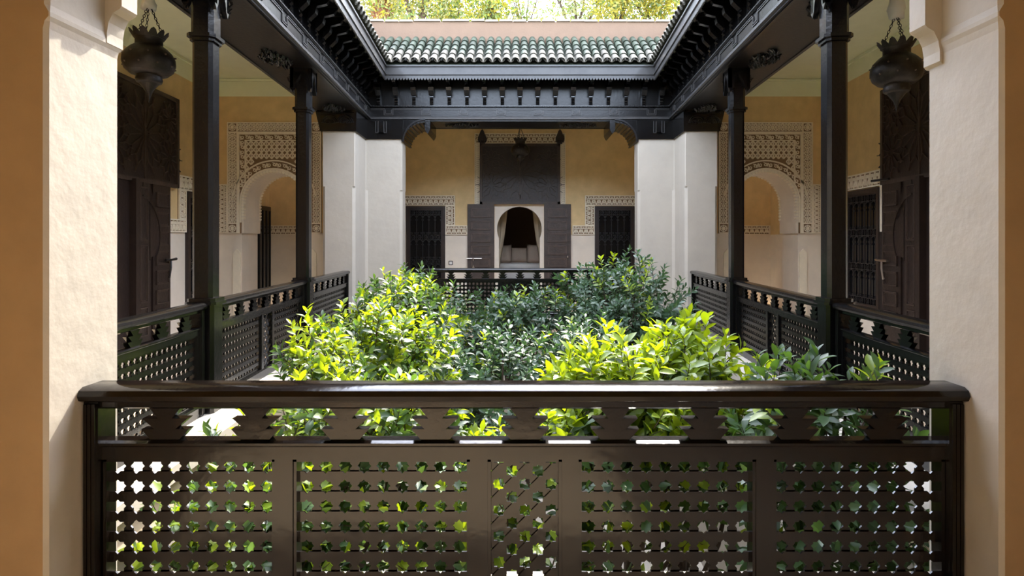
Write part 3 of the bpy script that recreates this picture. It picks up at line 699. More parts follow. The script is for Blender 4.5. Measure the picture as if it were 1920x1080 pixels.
def frieze(root, x0, x1, z0, z1, nm='frieze_band'):
    """carved stucco band: ground, fillets, scrolls and chevrons"""
    MB().box(x0, x1, -0.015, 0, z0, z1).build('frieze_ground', 'stuccoback', root)
    q = MB(); fw = 0.022
    q.box(x0, x1, -0.04, -0.012, z0, z0 + fw); q.box(x0, x1, -0.04, -0.012, z1 - fw, z1); q.box(x0, x0 + fw, -0.04, -0.012, z0 + fw, z1 - fw); q.box(x1 - fw, x1, -0.04, -0.012, z0 + fw, z1 - fw)
    q.build('frieze_fillet', 'stucco', root)
    q = MB(); w, h = x1 - x0 - 2 * fw, z1 - z0 - 2 * fw; hor = w >= h; ln, br = (w, h) if hor else (h, w)
    k = max(1, round(1.5 * ln / br)); st = ln / k
    def T(u, v): return (x0 + fw + u, z0 + fw + v) if hor else (x0 + fw + v, z0 + fw + u)
    for i in range(k):
        u = i * st
        q.bar(T(u, 0), T(u + st / 2, br), 0.013, -0.036, -0.012); q.bar(T(u + st / 2, br), T(u + st, 0), 0.013, -0.036, -0.012); q.bar(T(u + st / 2, br * 0.05), T(u + st * 0.5, br * 0.6), 0.012, -0.034, -0.012)
        for (cu, cv, r) in ((st / 2, br * 0.36, br * 0.18), (0.06 * st, br * 0.76, br * 0.14), (0.94 * st, br * 0.76, br * 0.14), (0.22 * st, br * 0.2, br * 0.09), (0.78 * st, br * 0.2, br * 0.09), (st / 2, br * 0.72, br * 0.08)):
            c = T(u + cu, cv); q.ring(c[0], c[1], r * 0.55, r, -0.035, -0.012, 8)
    tag(q.build(nm, 'stucco', root), kind='stuff')
# far wall
window(1, wall_frame('window', 'far', x=-2.26), 0.93, 0.30, 2.37)
window(2, wall_frame('window', 'far', x=2.27), 0.95, 0.30, 2.37)
window(3, wall_frame('window', 'left', Yc=10.62), 0.98, 0.40, 2.40)
window(4, wall_frame('window', 'right', Yc=9.83), 1.08, 0.40, 2.40)
t = tag(wall_frame('trim_5', 'far', x=0), kind='structure')
for sg in (-1, 1):
    for a, c, z0, z1 in ((-2.85, -1.56, 2.39, 2.63), (-1.79, -1.56, 1.91, 2.39), (-1.79, -1.26, 1.69, 1.91), (-2.95, -2.74, 1.69, 2.39), (-6.0, -3.0, 1.69, 1.91)):
        x0, x1 = (a, c) if sg < 0 else (-c, -a); frieze(t, x0, x1, z0, z1)
for x0, x1, z0, z1 in ((-1.09, -0.97, 2.42, 3.87), (0.97, 1.09, 2.42, 3.87), (-1.09, 1.09, 3.88, 4.12)): frieze(t, x0, x1, z0, z1)
t = tag(wall_frame('trim_6', 'left', Yc=10.62), kind='structure')
for x0, x1, z0, z1 in ((-0.74, 0.7, 2.41, 2.66), (-0.74, -0.51, 1.91, 2.41), (-1.10, -0.51, 1.69, 1.91)): frieze(t, x0, x1, z0, z1)
t = tag(wall_frame('trim_7', 'right', Yc=9.83), kind='structure')
for x0, x1, z0, z1 in ((-1.5, 0.62, 2.42, 2.68), (0.545, 0.66, 1.69, 2.42), (-1.5, -0.56, 1.69, 1.91)): frieze(t, x0, x1, z0, z1)
for S in (-1, 1):   # short friezes beside the carved arches
    t = tag(empty('trim_%d' % (9 + S), (S * 5.72, AY0, 0)), kind='structure'); frieze(t, -0.045, 0.12 if S > 0 else 0.045, 1.69, 2.64) if S > 0 else frieze(t, -0.14, 0.045, 1.69, 2.64)

def carved_panel(root, w, z0, z1, wood):
    MB().box(-w / 2, w / 2, -0.05, 0.0, z0, z1).build('carved_panel', wood, root)
    q = MB(); y0, y1 = -0.072, -0.048; f = 0.06
    q.box(-w / 2, w / 2, y0 - 0.01, y1, z0, z0 + f); q.box(-w / 2, w / 2, y0 - 0.01, y1, z1 - f, z1); q.box(-w / 2, -w / 2 + f, y0 - 0.01, y1, z0, z1); q.box(w / 2 - f, w / 2, y0 - 0.01, y1, z0, z1); q.box(-0.015, 0.015, y0, y1, z0, z1)
    def star(cx, cz, R, n):
        for i in range(n):
            a = 2 * pi * (i + 0.5) / n; b_ = 2 * pi * (i + 1.5) / n; mid = (a + b_) / 2
            for aa in (a,):
                P = (cx + R * 0.16 * cos(aa), cz + R * 0.16 * sin(aa)); Q = (cx + R * 0.62 * cos(aa), cz + R * 0.62 * sin(aa))
                q.bar(P, Q, 0.012, y0, y1)
                q.bar(Q, (cx + R * 0.82 * cos(mid), cz + R * 0.82 * sin(mid)), 0.010, y0, y1); q.bar((cx + R * 0.82 * cos(mid), cz + R * 0.82 * sin(mid)), (cx + R * 0.62 * cos(b_), cz + R * 0.62 * sin(b_)), 0.010, y0, y1)
                q.bar((cx + R * 0.82 * cos(mid), cz + R * 0.82 * sin(mid)), (cx + R * cos(mid), cz + R * sin(mid)), 0.010, y0, y1)
    h = z1 - z0
    star(0, z0 + h * 0.5, h * 0.44, 16)
    for sg in (-1, 1): star(sg * w * 0.36, z0 + h * 0.32, h * 0.26, 12); star(sg * w * 0.36, z0 + h * 0.74, h * 0.2, 12)
    tag(q.build('star_carving', 'brownlight', root), kind='stuff')
def leaf_panels(par, x0, x1, zs, wood, y):
    for z0, z1 in zs:
        pm_ = MB(); pm_.prism([(x0, z0), (x1, z0), (x1, z1), (x0, z1)], y - 0.012, y, 'y'); pm_.build('panel', wood, par)
        m_ = MB(); w = 0.016
        for (a, c, d_, e_) in ((x0, x1, z0, z0 + w), (x0, x1, z1 - w, z1), (x0, x0 + w, z0, z1), (x1 - w, x1, z0, z1)): m_.box(a, c, y - 0.026, y, d_, e_)
        i_ = 0.03; c_ = 0.025
        o_ = [(x0 + i_ + c_, z0 + i_), (x1 - i_ - c_, z0 + i_), (x1 - i_, z0 + i_ + c_), (x1 - i_, z1 - i_ - c_), (x1 - i_ - c_, z1 - i_), (x0 + i_ + c_, z1 - i_), (x0 + i_, z1 - i_ - c_), (x0 + i_, z0 + i_ + c_)]
        for k in range(8): m_.bar(o_[k], o_[(k + 1) % 8], 0.008, y - 0.018, y - 0.01)
        m_.build('panel_moulding', 'wornedge' if wood == 'brownlight' else 'brownlight', par)
# far door
d = tag(wall_frame('door_1', 'far', x=0.0), kind='structure')
carved_panel(d, 1.92, 2.42, 3.87, 'brown')
for sg, nm in ((-1, 'l'), (1, 'r')):
    x0, x1 = (-1.256, -0.615) if sg < 0 else (0.577, 1.218)
    lf = MB(); lf.box(x0, x1, -0.075, -0.03, 0.02, 2.42); lf = lf.build('door_leaf', 'brownlight', d)
    leaf_panels(lf, x0 + 0.09, x1 - 0.10, [(2.10 - k * 0.295, 2.31 - k * 0.295) for k in range(7)], 'brownlight', -0.075)
    if sg < 0:
        q = MB(); q.tube([(x0 - 0.02, -0.11, 1.12), (x0 + 0.34, -0.11, 1.12)], 0.014, 8); q.tube([(x0 + 0.14, -0.115, 1.13), (x0 + 0.14, -0.12, 1.06)], 0.02, 8); q.build('bolt', 'chrome', lf)
        q = MB(); q.lathe([(0.025, 0.0), (0.03, 0.01), (0.012, 0.03), (0.018, 0.05)], 8, (x0 + 0.14, -0.09, 0.9)); q.build('knob', 'chrome', lf)
    else:
        q = MB(); q.lathe([(0.012, -0.02), (0.022, 0.0), (0.012, 0.025)], 8, (x1 - 0.08, -0.09, 1.16)); q.build('knob', 'chrome', lf)
# plaster surround with the horseshoe arch
q = MB(); R = 0.54; cz = 1.83; pts = [(-0.50, 0.0), (-0.50, 1.50)] + [(R * cos(a), cz + R * sin(a)) for a in [pi + 0.55 - (pi + 1.1) * i / 24 for i in range(25)]] + [(0.47, 1.50), (0.47, 0.0)]
pts = [(-0.50, 0.0)] + [(R * cos(a) - 0.015, cz + R * sin(a)) for a in [pi + 0.42 - (pi + 0.84) * i / 24 for i in range(25)]] + [(0.47, 0.0)]
q.prism([(-0.615, 0.0)] + pts + [(0.577, 0.0), (0.577, 2.42), (-0.615, 2.42)], 0.04, 0.22, 'y'); q.build('arch_surround', 'dado', d)
for sg, x in ((-1, -0.90), (1, 0.95)):
    q = MB(); q.prism([(x - 0.10, 3.99), (x - 0.035, 4.16), (x, 4.20), (x + 0.035, 4.16), (x + 0.10, 3.99)], -0.16, -0.02, 'y'); q.box(x - 0.10, x + 0.10, -0.16, 0, 3.93, 3.99)
    for k in range(4): q.lathe([(0.004, -0.05), (0.022, -0.03), (0.022, 0.0)], 6, (x - 0.075 + k * 0.05, -0.13, 3.93))
    q.box(x - 0.06, x + 0.06, -0.10, 0, 3.86, 3.93); q.build('pivot_bracket', 'brown', d)
# side doors: leaf u measured from the far edge
def side_door(n, side, yfar, leaf_off):
    S = -1 if side == 'left' else 1
    d = tag(wall_frame('door_%d' % n, side, Yc=yfar), kind='structure')
    k = -1 if S < 0 else 1           # local x towards the camera end
    W = 1.92
    e = empty('upper_panel', (k * W / 2, 0, 0), 0, d); carved_panel(d, W, 2.42, 3.90, 'brown')
    for o in d.children:
        if o.name.startswith(('carved_panel', 'star_carving')): o.location = (k * W / 2, 0, 0)
    bpy.data.objects.remove(e)
    def X(u): return k * (u + leaf_off)
    def bx(mb, u0, u1, y0, y1, z0, z1): mb.box(min(X(u0), X(u1)), max(X(u0), X(u1)), y0, y1, z0, z1)
    q = MB(); bx(q, 0.0, 1.92 - leaf_off, -0.045, 0, 0.02, 2.42); q.build('door_board', 'brown', d)
    lf = MB(); bx(lf, 0.0, 0.50, -0.07, -0.045, 0.02, 2.42); lf = lf.build('door_leaf', 'brown', d)
    a, c = sorted((X(0.07), X(0.43))); leaf_panels(lf, a, c, [(2.08 - i * 0.305, 2.30 - i * 0.305) for i in range(7)], 'brown', -0.07)
    # carved quarter arch meeting the leaf
    ar = MB(); cu, cz, R = 0.98, 1.62, 0.62; pts = [(X(cu - R * sin(t_)), cz + R * cos(t_)) for t_ in [0.25 + i * (pi / 2 + 0.25) / 12 for i in range(13)]]
    ar.prism(pts + [(X(0.58), 1.30), (X(0.62), 1.25), (X(0.62), 2.42), (X(0.80), 2.42)], -0.095, -0.068, 'y'); ar.build('arch_spandrel', 'brown', d)
    q = MB()
    for p_, r_ in zip(pts[:-1], pts[1:]): q.bar(p_, r_, 0.025, -0.11, -0.09)
    q.build('arch_moulding', 'brown', d)
    fr = MB(); bx(fr, 0.60, 1.0, -0.085, -0.045, 0.02, 2.42); fr.build('door_stile', 'brown', d)
    for z0, z1 in ((1.55, 2.35), (0.62, 1.48), (0.12, 0.55)):
        a, c = sorted((X(0.70), X(0.90))); leaf_panels(d, a, c, [(z0, z1)], 'brown', -0.085)
    q = MB(); bx(q, 0.96, 1.06, -0.14, -0.04, 0.0, 2.45); q.build('door_jamb', 'brown', d)
    q = MB(); xa = X(-0.06); xb = X(0.26)
    q.tube([(xa, -0.13, 1.25), (xa * 0.5 + xb * 0.5, -0.14, 1.24), (xb, -0.13, 1.24)], [0.022, 0.017, 0.02], 8)
    q.tube([(X(0.10), -0.13, 1.24), (X(0.14), -0.15, 1.12), (X(0.17), -0.15, 1.0), (X(0.155), -0.13, 0.96)], [0.014, 0.016, 0.014, 0.02], 7); q.build('latch', 'bronze' if S < 0 else 'chrome', d)
    if S > 0:
        q = MB(); q.tube([(X(-0.2), -0.12, 2.50), (X(0.25), -0.10, 2.49)], 0.02, 7); q.build('stay_hook', 'iron', d)
side_door(2, 'left', 9.79, 0.26); side_door(3, 'right', 9.20, 0.03)
# dark doorway seen through the left arch
d = tag(empty('door_4', (-wall_x(13.55), 13.55, 0), atan2(1, -0.059)), kind='structure')
MB().box(-0.5, 0.5, -0.05, 0, 0, 2.35).build('door_leaf', 'pane', d)
q = MB()
for i in range(5): q.box(-0.46 + i * 0.22, -0.44 + i * 0.22, -0.07, -0.05, 0.1, 2.25)
q.build('grille', 'iron', d)

# ------------------------------------------------------------------ lanterns
def lantern(x, y, ztip, k, label, ceil_z, wrap):
    r = tag(empty('hanging_lantern', (x, y, ztip)), label, 'lantern', 'pierced metal lanterns')
    k0 = k; kr = k * 0.84
    def sc(p): return [(a * kr, b_ * k) for a, b_ in p]
    MB().lathe(sc([(0.004, 0.0), (0.014, 0.05), (0.035, 0.10), (0.075, 0.15), (0.10, 0.175)]), 20).build('finial', 'bronze', r, radians(40))
    MB().lathe(sc([(0.09, 0.17), (0.125, 0.185), (0.135, 0.21), (0.125, 0.24), (0.13, 0.25)]), 24).build('lower_cup', 'bronze', r, radians(40))
    MB().lathe(sc([(0.12, 0.245), (0.19, 0.262), (0.24, 0.30), (0.262, 0.36), (0.258, 0.41), (0.23, 0.46), (0.185, 0.50), (0.145, 0.525), (0.135, 0.53)]), 28).build('bowl', 'bronze', r, radians(40))
    MB().lathe(sc([(0.14, 0.525), (0.135, 0.54), (0.135, 0.58), (0.15, 0.60)]), 24).build('neck', 'bronze', r, radians(40))
    n = 12; q = MB()
    for i in range(n):
        a0, a1 = 2 * pi * i / n, 2 * pi * (i + 1) / n; P = []
        for j in range(5):
            a = a0 + (a1 - a0) * j / 4; hh = (0.0, 0.035, 0.05, 0.035, 0.0)[j]
            for rr, zz in ((0.15, 0.595), (0.165 + hh * 0.7, 0.615 + hh), (0.157 + hh * 0.7, 0.615 + hh), (0.142, 0.595)): P.append((kr * rr * cos(a), kr * rr * sin(a), k * zz))
        F = []
        for j in range(4):
            for q_ in range(4): F.append((j * 4 + q_, j * 4 + (q_ + 1) % 4, j * 4 + 4 + (q_ + 1) % 4, j * 4 + 4 + q_))
        F += [(0, 1, 2, 3), (19, 18, 17, 16)]; q.add(P, F)
    q.build('petal_crown', 'bronze', r)
    st = MB().lathe([(0.012, -0.006), (0.014, 0.0), (0.006, 0.012)], 6).mesh('stud', 'wornedge')
    for zz, rr, nn in ((0.335, 0.25, 9), (0.43, 0.254, 9)):
        for i in range(nn):
            a = 2 * pi * (i + (0.5 if zz > 0.4 else 0)) / nn; o = place('stud', st, r, (kr * rr * cos(a), kr * rr * sin(a), k * zz)); o.rotation_euler = Vector((cos(a), sin(a), 0.1)).to_track_quat('Z', 'Y').to_euler(); o.scale = (0.8, 0.8, 1.2)
    top = 0.90 * k
    for i in range(3):
        a = 2 * pi * i / 3 + 0.3; q = MB(); p0 = Vector((kr * 0.15 * cos(a), kr * 0.15 * sin(a), k * 0.60)); p1 = Vector((0.012 * cos(a), 0.012 * sin(a), top)); m = 12
        for j in range(m):
            c0 = p0.lerp(p1, (j + 0.0) / m); c1 = p0.lerp(p1, (j + 1.0) / m); ct = (c0 + c1) / 2; h = (c1 - c0).length * 0.62; dd = (c1 - c0).normalized(); sd_ = dd.orthogonal().normalized() if j % 2 else dd.cross(dd.orthogonal()).normalized()
            q.tube([ct + dd * h * cos(t_) + sd_ * 0.011 * sin(t_) for t_ in [2 * pi * z_ / 8 for z_ in range(8)]], 0.0035, 4, closed=True)
        q.build('chain', 'iron', r)
    MB().tube([(0, 0, top - 0.02), (0, 0, ceil_z - ztip)], 0.012, 6).build('hanging_rod', 'iron', r)
    if wrap:
        random.seed(int(x * 100) % 97); q = MB(); zz = top - 0.03; pr = []
        while zz < ceil_z - ztip - 0.05: pr.append((random.uniform(0.045, 0.085), zz)); zz += random.uniform(0.035, 0.07)
        q.lathe(pr, 9); q.v = [(a + random.uniform(-0.014, 0.014), b_ + random.uniform(-0.014, 0.014), c) for a, b_, c in q.v]
        tag(q.build('cloth_wrap', 'cloth', r, True), 'white cloth wrapped around the hanging chain')
lantern(-3.92, 6.2, 3.01, 1.13, 'dark metal lantern hung from white wrapped chain in the left gallery', CEIL, True)
lantern(3.98, 6.2, 2.91, 1.13, 'dark metal lantern hung from white wrapped chain in the right gallery', CEIL, True)
lantern(0.005, 12.9, 3.18, 0.94, 'dark metal lantern hanging before the far carved door panel', CEIL, False)

# ------------------------------------------------------------------ things in the far gallery
q = empty('light_switch', (-1.665, FARW, 1.01)); tag(q, 'small square white light switch on the far wall beside the open shutter', 'switch')
MB().prism(loopz([(-0.05, -0.05), (0.05, -0.05), (0.05, 0.05), (-0.05, 0.05)], 0.01), -0.012, 0, 'y').build('plate', 'bronze', q); MB().box(-0.034, 0.034, -0.018, -0.01, -0.034, 0.034).build('rocker', 'white', q)
bd = tag(empty('bed', (0, 16.6, 0)), 'high bed with off-white cover seen through the arched doorway', 'bed')
def soft_box(x0, x1, y0, y1, z0, z1, r=0.06):
    me = bpy.data.meshes.new('soft'); bm = bmesh.new(); bmesh.ops.create_cube(bm, size=1)
    for v in bm.verts: v.co = Vector((x0 + (v.co.x + .5) * (x1 - x0), y0 + (v.co.y + .5) * (y1 - y0), z0 + (v.co.z + .5) * (z1 - z0)))
    bmesh.ops.bevel(bm, geom=bm.edges[:] + bm.verts[:], offset=r, segments=3, affect='EDGES', profile=0.6); bm.to_mesh(me); bm.free()
    me.polygons.foreach_set('use_smooth', [True] * len(me.polygons)); return me
MB().box(-1.0, 1.0, -0.9, 1.1, 0.0, 0.55).build('bed_base', 'brown', bd)
me = soft_box(-1.02, 1.02, -0.92, 1.1, 0.5, 0.93); me.materials.append(M['linenwhite']); place('mattress', me, bd)
for i, (x, y, w, z, m_, lb) in enumerate(((-0.52, 16.35, 0.56, 0.52, 'linen', 'plump beige pillow on the bed, nearest the left curtain'), (-0.02, 16.7, 0.60, 0.44, 'linen', 'beige pillow standing in the middle of the bed'), (0.48, 16.35, 0.58, 0.54, 'linen', 'plump beige pillow on the bed, nearest the right curtain'))):
    pl_ = bpy.data.meshes.new('pillow'); bm = bmesh.new(); bmesh.ops.create_grid(bm, x_segments=10, y_segments=10, size=0.5)
    geo = bmesh.ops.duplicate(bm, geom=bm.verts[:] + bm.edges[:] + bm.faces[:]); dup_v = set(v for v in geo['geom'] if isinstance(v, bmesh.types.BMVert))
    for v in bm.verts:
        u, t_ = v.co.x * 2, v.co.y * 2; th = 0.14 * (max(0, 1 - u ** 4) * max(0, 1 - t_ ** 4)) ** 0.5; sq = 1 - 0.06 * (1 - abs(u)) * 0 
        v.co = Vector((v.co.x * w, (-th if v in dup_v else th), (v.co.y + 0.5) * z - 0.03 * (1 - u * u) * (t_ > 0.9)))
    bmesh.ops.remove_doubles(bm, verts=bm.verts, dist=0.001); bmesh.ops.recalc_face_normals(bm, faces=bm.faces); bm.to_mesh(pl_); bm.free()
    pl_.polygons.foreach_set('use_smooth', [True] * len(pl_.polygons)); pl_.materials.append(M[m_])
    o = place('pillow', pl_, None, (x, y, 0.93), (-0.25, 0, 0.0)); tag(o, lb, 'pillow', 'pillows on the far bed')
for sg, nm in ((-1, 'left'), (1, 'right')):
    q = MB(); rows = 14; cols = 14; P = []; F = []
    for j in range(rows + 1):
        z = 2.55 - j * 0.13; tz = j / rows; inner = 0.30 + 0.26 * tz ** 1.3; outer = 0.85
        for i in range(cols + 1):
            u = i / cols; P.append((sg * (inner + (outer - inner) * u), 0.05 * sin(u * 22 + j * 0.15), z))
    for j in range(rows):
        for i in range(cols): a = j * (cols + 1) + i; F.append((a, a + 1, a + cols + 2, a + cols + 1))
    q.add(P, F); o = q.build('curtain', 'curtain', None, True, (0, 15.0, 0)); tag(o, 'tan curtain drawn back on the %s side of the arched doorway' % nm, 'curtain', 'curtains of the far doorway')
    m_ = o.modifiers.new('thickness', 'SOLIDIFY'); m_.thickness = 0.01
o = MB().tube([(-0.95, 15.0, 2.6), (0.95, 15.0, 2.6)], 0.02, 8).build('curtain_rod', 'iron'); tag(o, 'thin dark curtain rod inside the far doorway', 'rod')

# ------------------------------------------------------------------ citrus trees
def leaf_geo(wid=0.42, curl=0.25, fold=0.12):
    P = [(0, 0, 0)]; 
    for t_, w in ((0.22, 0.62), (0.5, 1.0), (0.78, 0.66)):
        zc = curl * (t_ * 0.5 - t_ * t_ * 0.9)
        P += [(-w * wid / 2, t_, zc + fold * w * 0.5), (0, t_, zc), (w * wid / 2, t_, zc + fold * w * 0.5)]
    P.append((0, 1.0, curl * (0.5 - 0.9)))
    F = [(0, 2, 1), (0, 3, 2), (1, 2, 5, 4), (2, 3, 6, 5), (4, 5, 8, 7), (5, 6, 9, 8), (7, 8, 10), (8, 9, 10)]
    return P, F
LP, LF = leaf_geo()
LPV = [Vector(p) for p in LP]
leaf_meshes = {}
for k in ('leaf', 'young', 'shadeleaf'):
    q = MB(); q.add(LP, LF); leaf_meshes[k] = q.mesh('leaf', k, True, recalc=False)
CAMV = Vector((0, 0, EYE))
def citrus(label, x, y, ztop, rx, ry, hz, twigs, lsize, seed, young=0.3, base='leaf', shoots=6, zlow=None, nobj=300):
    rnd = random.Random(seed)
    root = tag(empty('citrus_tree', (x, y, GROUND)), label, 'tree', 'citrus trees in the courtyard')
    cz = ztop - hz
    leaves = []; tw = MB()
    anchors = []
    # lumpy crown made of several overlapping blobs
    blobs = [(Vector((0, 0, 0)), 1.0)]
    for i in range(6):
        a = rnd.uniform(0, 2 * pi); blobs.append((Vector((cos(a) * 0.55, sin(a) * 0.55, rnd.uniform(-0.4, 0.45))), rnd.uniform(0.42, 0.62)))
    for i in range(twigs):
        c, r = blobs[0] if rnd.random() < 0.35 else rnd.choice(blobs)
        d = Vector((rnd.gauss(0, 1), rnd.gauss(0, 1), rnd.gauss(0.25, 1))).normalized()
        rr = r * rnd.uniform(0.55, 1.0) * 0.86
        p = c + d * rr
        pos = Vector((p.x * rx, p.y * ry, p.z * hz))
        out = (Vector((d.x, d.y, d.z * 0.6)) * 0.75 + Vector((0, 0, 0.75)) + Vector((rnd.gauss(0, .3), rnd.gauss(0, .3), rnd.gauss(0, .2)))).normalized()
        ln = rnd.uniform(0.16, 0.32)
        anchors.append((pos, out, ln, rnd.random() < young * (1.4 if d.z > 0.2 else 0.5)))
    for i in range(shoots):
        a = rnd.uniform(0, 2 * pi); q = rnd.uniform(0.1, 0.75)
        anchors.append((Vector((cos(a) * q * rx, sin(a) * q * ry, hz * 0.62 * (1 - q * 0.3))), Vector((rnd.gauss(0, .15), rnd.gauss(0, .15), 1)).normalized(), rnd.uniform(0.3, 0.45), rnd.random() < young * 2))
    for pos, out, ln, yg in anchors:
        side = out.orthogonal().normalized(); n = int(ln / 0.024) + 3
        bend = Vector((rnd.gauss(0, .1), rnd.gauss(0, .1), -0.05))
        pts = []
        for j in range(4):
            t_ = j / 3; pts.append(pos + out * ln * t_ + bend * t_ * t_ * ln)
        o3 = Vector((0, 0, cz - GROUND))
        tw.tube([p + o3 for p in pts], [0.005, 0.004, 0.003, 0.002], 3)
        ph = rnd.uniform(0, 6)
        for j in range(n):
            t_ = (j + 0.7) / n; ph += 2.4
            p = pos + out * ln * t_ + bend * t_ * t_ * ln
            sd_ = Quaternion(out, ph) @ side
            ang = radians(72 - 42 * t_ + rnd.uniform(-14, 14))
            dirv = (out * cos(ang) + sd_ * sin(ang)).normalized()
            dirv = (dirv + Vector((0, 0, -0.22))).normalized()
            nrm = (out - dirv * out.dot(dirv)); nrm = nrm.normalized() if nrm.length > 1e-4 else dirv.orthogonal()
            nrm = Quaternion(dirv, rnd.uniform(-0.5, 0.5)) @ nrm
            sc = lsize * rnd.uniform(0.72, 1.18) * (0.75 if t_ > 0.85 else 1.0)
            xv = dirv.cross(nrm)
            kind = 'young' if (yg and t_ > 0.25) else base
            leaves.append((p, xv, dirv, nrm, sc, kind))
    # which leaves show largest: nearest the camera and on the upper, camera-facing side
    w0 = Vector((x, y, cz))
    def score(l):
        wp = w0 + l[0]; return (wp - CAMV).length - 1.1 * l[0].z
    order = sorted(range(len(leaves)), key=lambda i: score(leaves[i])); own = set(order[:nobj])
    off = Vector((0, 0, cz - GROUND))
    st = MB(); kinds = [base, 'young']
    for i, (p, xv, dv, nv, sc, kind) in enumerate(leaves):
        if i in own:
            o = bpy.data.objects.new('leaf', leaf_meshes[kind]); COL.objects.link(o); o.parent = root
            m = Matrix((xv, dv, nv)).transposed().to_4x4() @ Matrix.Scale(sc, 4); m.translation = p + off; o.matrix_local = m
        else:
            b0 = p + off
            st.add([b0 + (xv * q.x + dv * q.y + nv * q.z) * sc for q in LPV], LF, 1 if kind == 'young' else 0)
    me = bpy.data.meshes.new('foliage'); me.from_pydata(st.v, [], st.f)
    for k in kinds: me.materials.append(M[k])
    me.polygons.foreach_set('material_index', st.m); me.polygons.foreach_set('use_smooth', [True] * len(me.polygons))
    tag(place('foliage', me, root), kind='stuff')
    tag(tw.build('twigs', 'bark', root), kind='stuff')
    # trunk and branches
    H = cz - GROUND
    MB().tube([(0.05, 0, 0), (0.0, 0.03, H * 0.35), (-0.03, 0.0, H * 0.62)], [0.075, 0.055, 0.05], 8).build('trunk', 'bark', root, True)
    for i in range(9):
        a = anchors[rnd.randrange(len(anchors) - shoots)]; e = a[0] + off; s0 = Vector((-0.03, 0, H * 0.6))
        mid = s0.lerp(e, 0.5) + Vector((rnd.gauss(0, .08), rnd.gauss(0, .08), 0.1))
        MB().tube([s0, mid, e], [0.034, 0.02, 0.007], 6).build('branch', 'bark', root, True)
    return root
citrus('sunlit citrus tree before the left gallery balustrade, lime green shoots', -1.36, 5.1, 0.98, 0.78, 0.9, 0.85, 300, 0.105, 1, 0.5)
citrus('low sunlit citrus tree at the near left, behind the foreground balustrade', -1.22, 3.75, 0.66, 0.85, 0.5, 0.75, 260, 0.105, 2, 0.45)
citrus('tall citrus tree standing before the far left corner pier', -1.45, 7.0, 1.18, 0.85, 0.9, 0.95, 320, 0.105, 3, 0.3)
citrus('shaded citrus tree between left trees and the far balustrade', -0.75, 8.5, 0.78, 0.7, 0.7, 0.8, 200, 0.10, 4, 0.05, 'shadeleaf')
citrus('small shaded citrus tree before the middle of the far balustrade', 0.15, 7.9, 0.88, 0.62, 0.6, 0.7, 200, 0.10, 5, 0.08, 'shadeleaf')
citrus('tallest dark green citrus tree, before the far right corner pier', 1.45, 8.0, 1.33, 1.0, 0.95, 1.0, 560, 0.10, 6, 0.06, 'shadeleaf')
citrus('bright lime green citrus tree right of the courtyard middle', 0.62, 3.95, 0.92, 0.55, 0.6, 0.85, 220, 0.125, 7, 0.85)
citrus('bright lime green citrus tree near the right gallery', 1.18, 4.25, 0.95, 0.55, 0.55, 0.85, 220, 0.13, 8, 0.8)
citrus('glossy green citrus tree in shade at the near right', 1.70, 3.45, 0.93, 0.5, 0.5, 0.85, 200, 0.12, 9, 0.06)
citrus('low citrus tree behind the middle of the foreground balustrade', -0.10, 3.4, 0.42, 0.7, 0.5, 0.7, 220, 0.11, 10, 0.35)
citrus('shaded citrus tree in the centre of the courtyard', -0.35, 6.1, 0.55, 0.7, 0.7, 0.7, 200, 0.10, 11, 0.08, 'shadeleaf')
citrus('shaded citrus tree in front of the tallest tree', 0.75, 6.4, 0.70, 0.6, 0.6, 0.75, 200, 0.10, 12, 0.1, 'shadeleaf')

citrus('low citrus tree in the near left corner, seen through the foreground lattice', -1.42, 2.98, 0.30, 0.55, 0.32, 0.6, 200, 0.105, 13, 0.3)

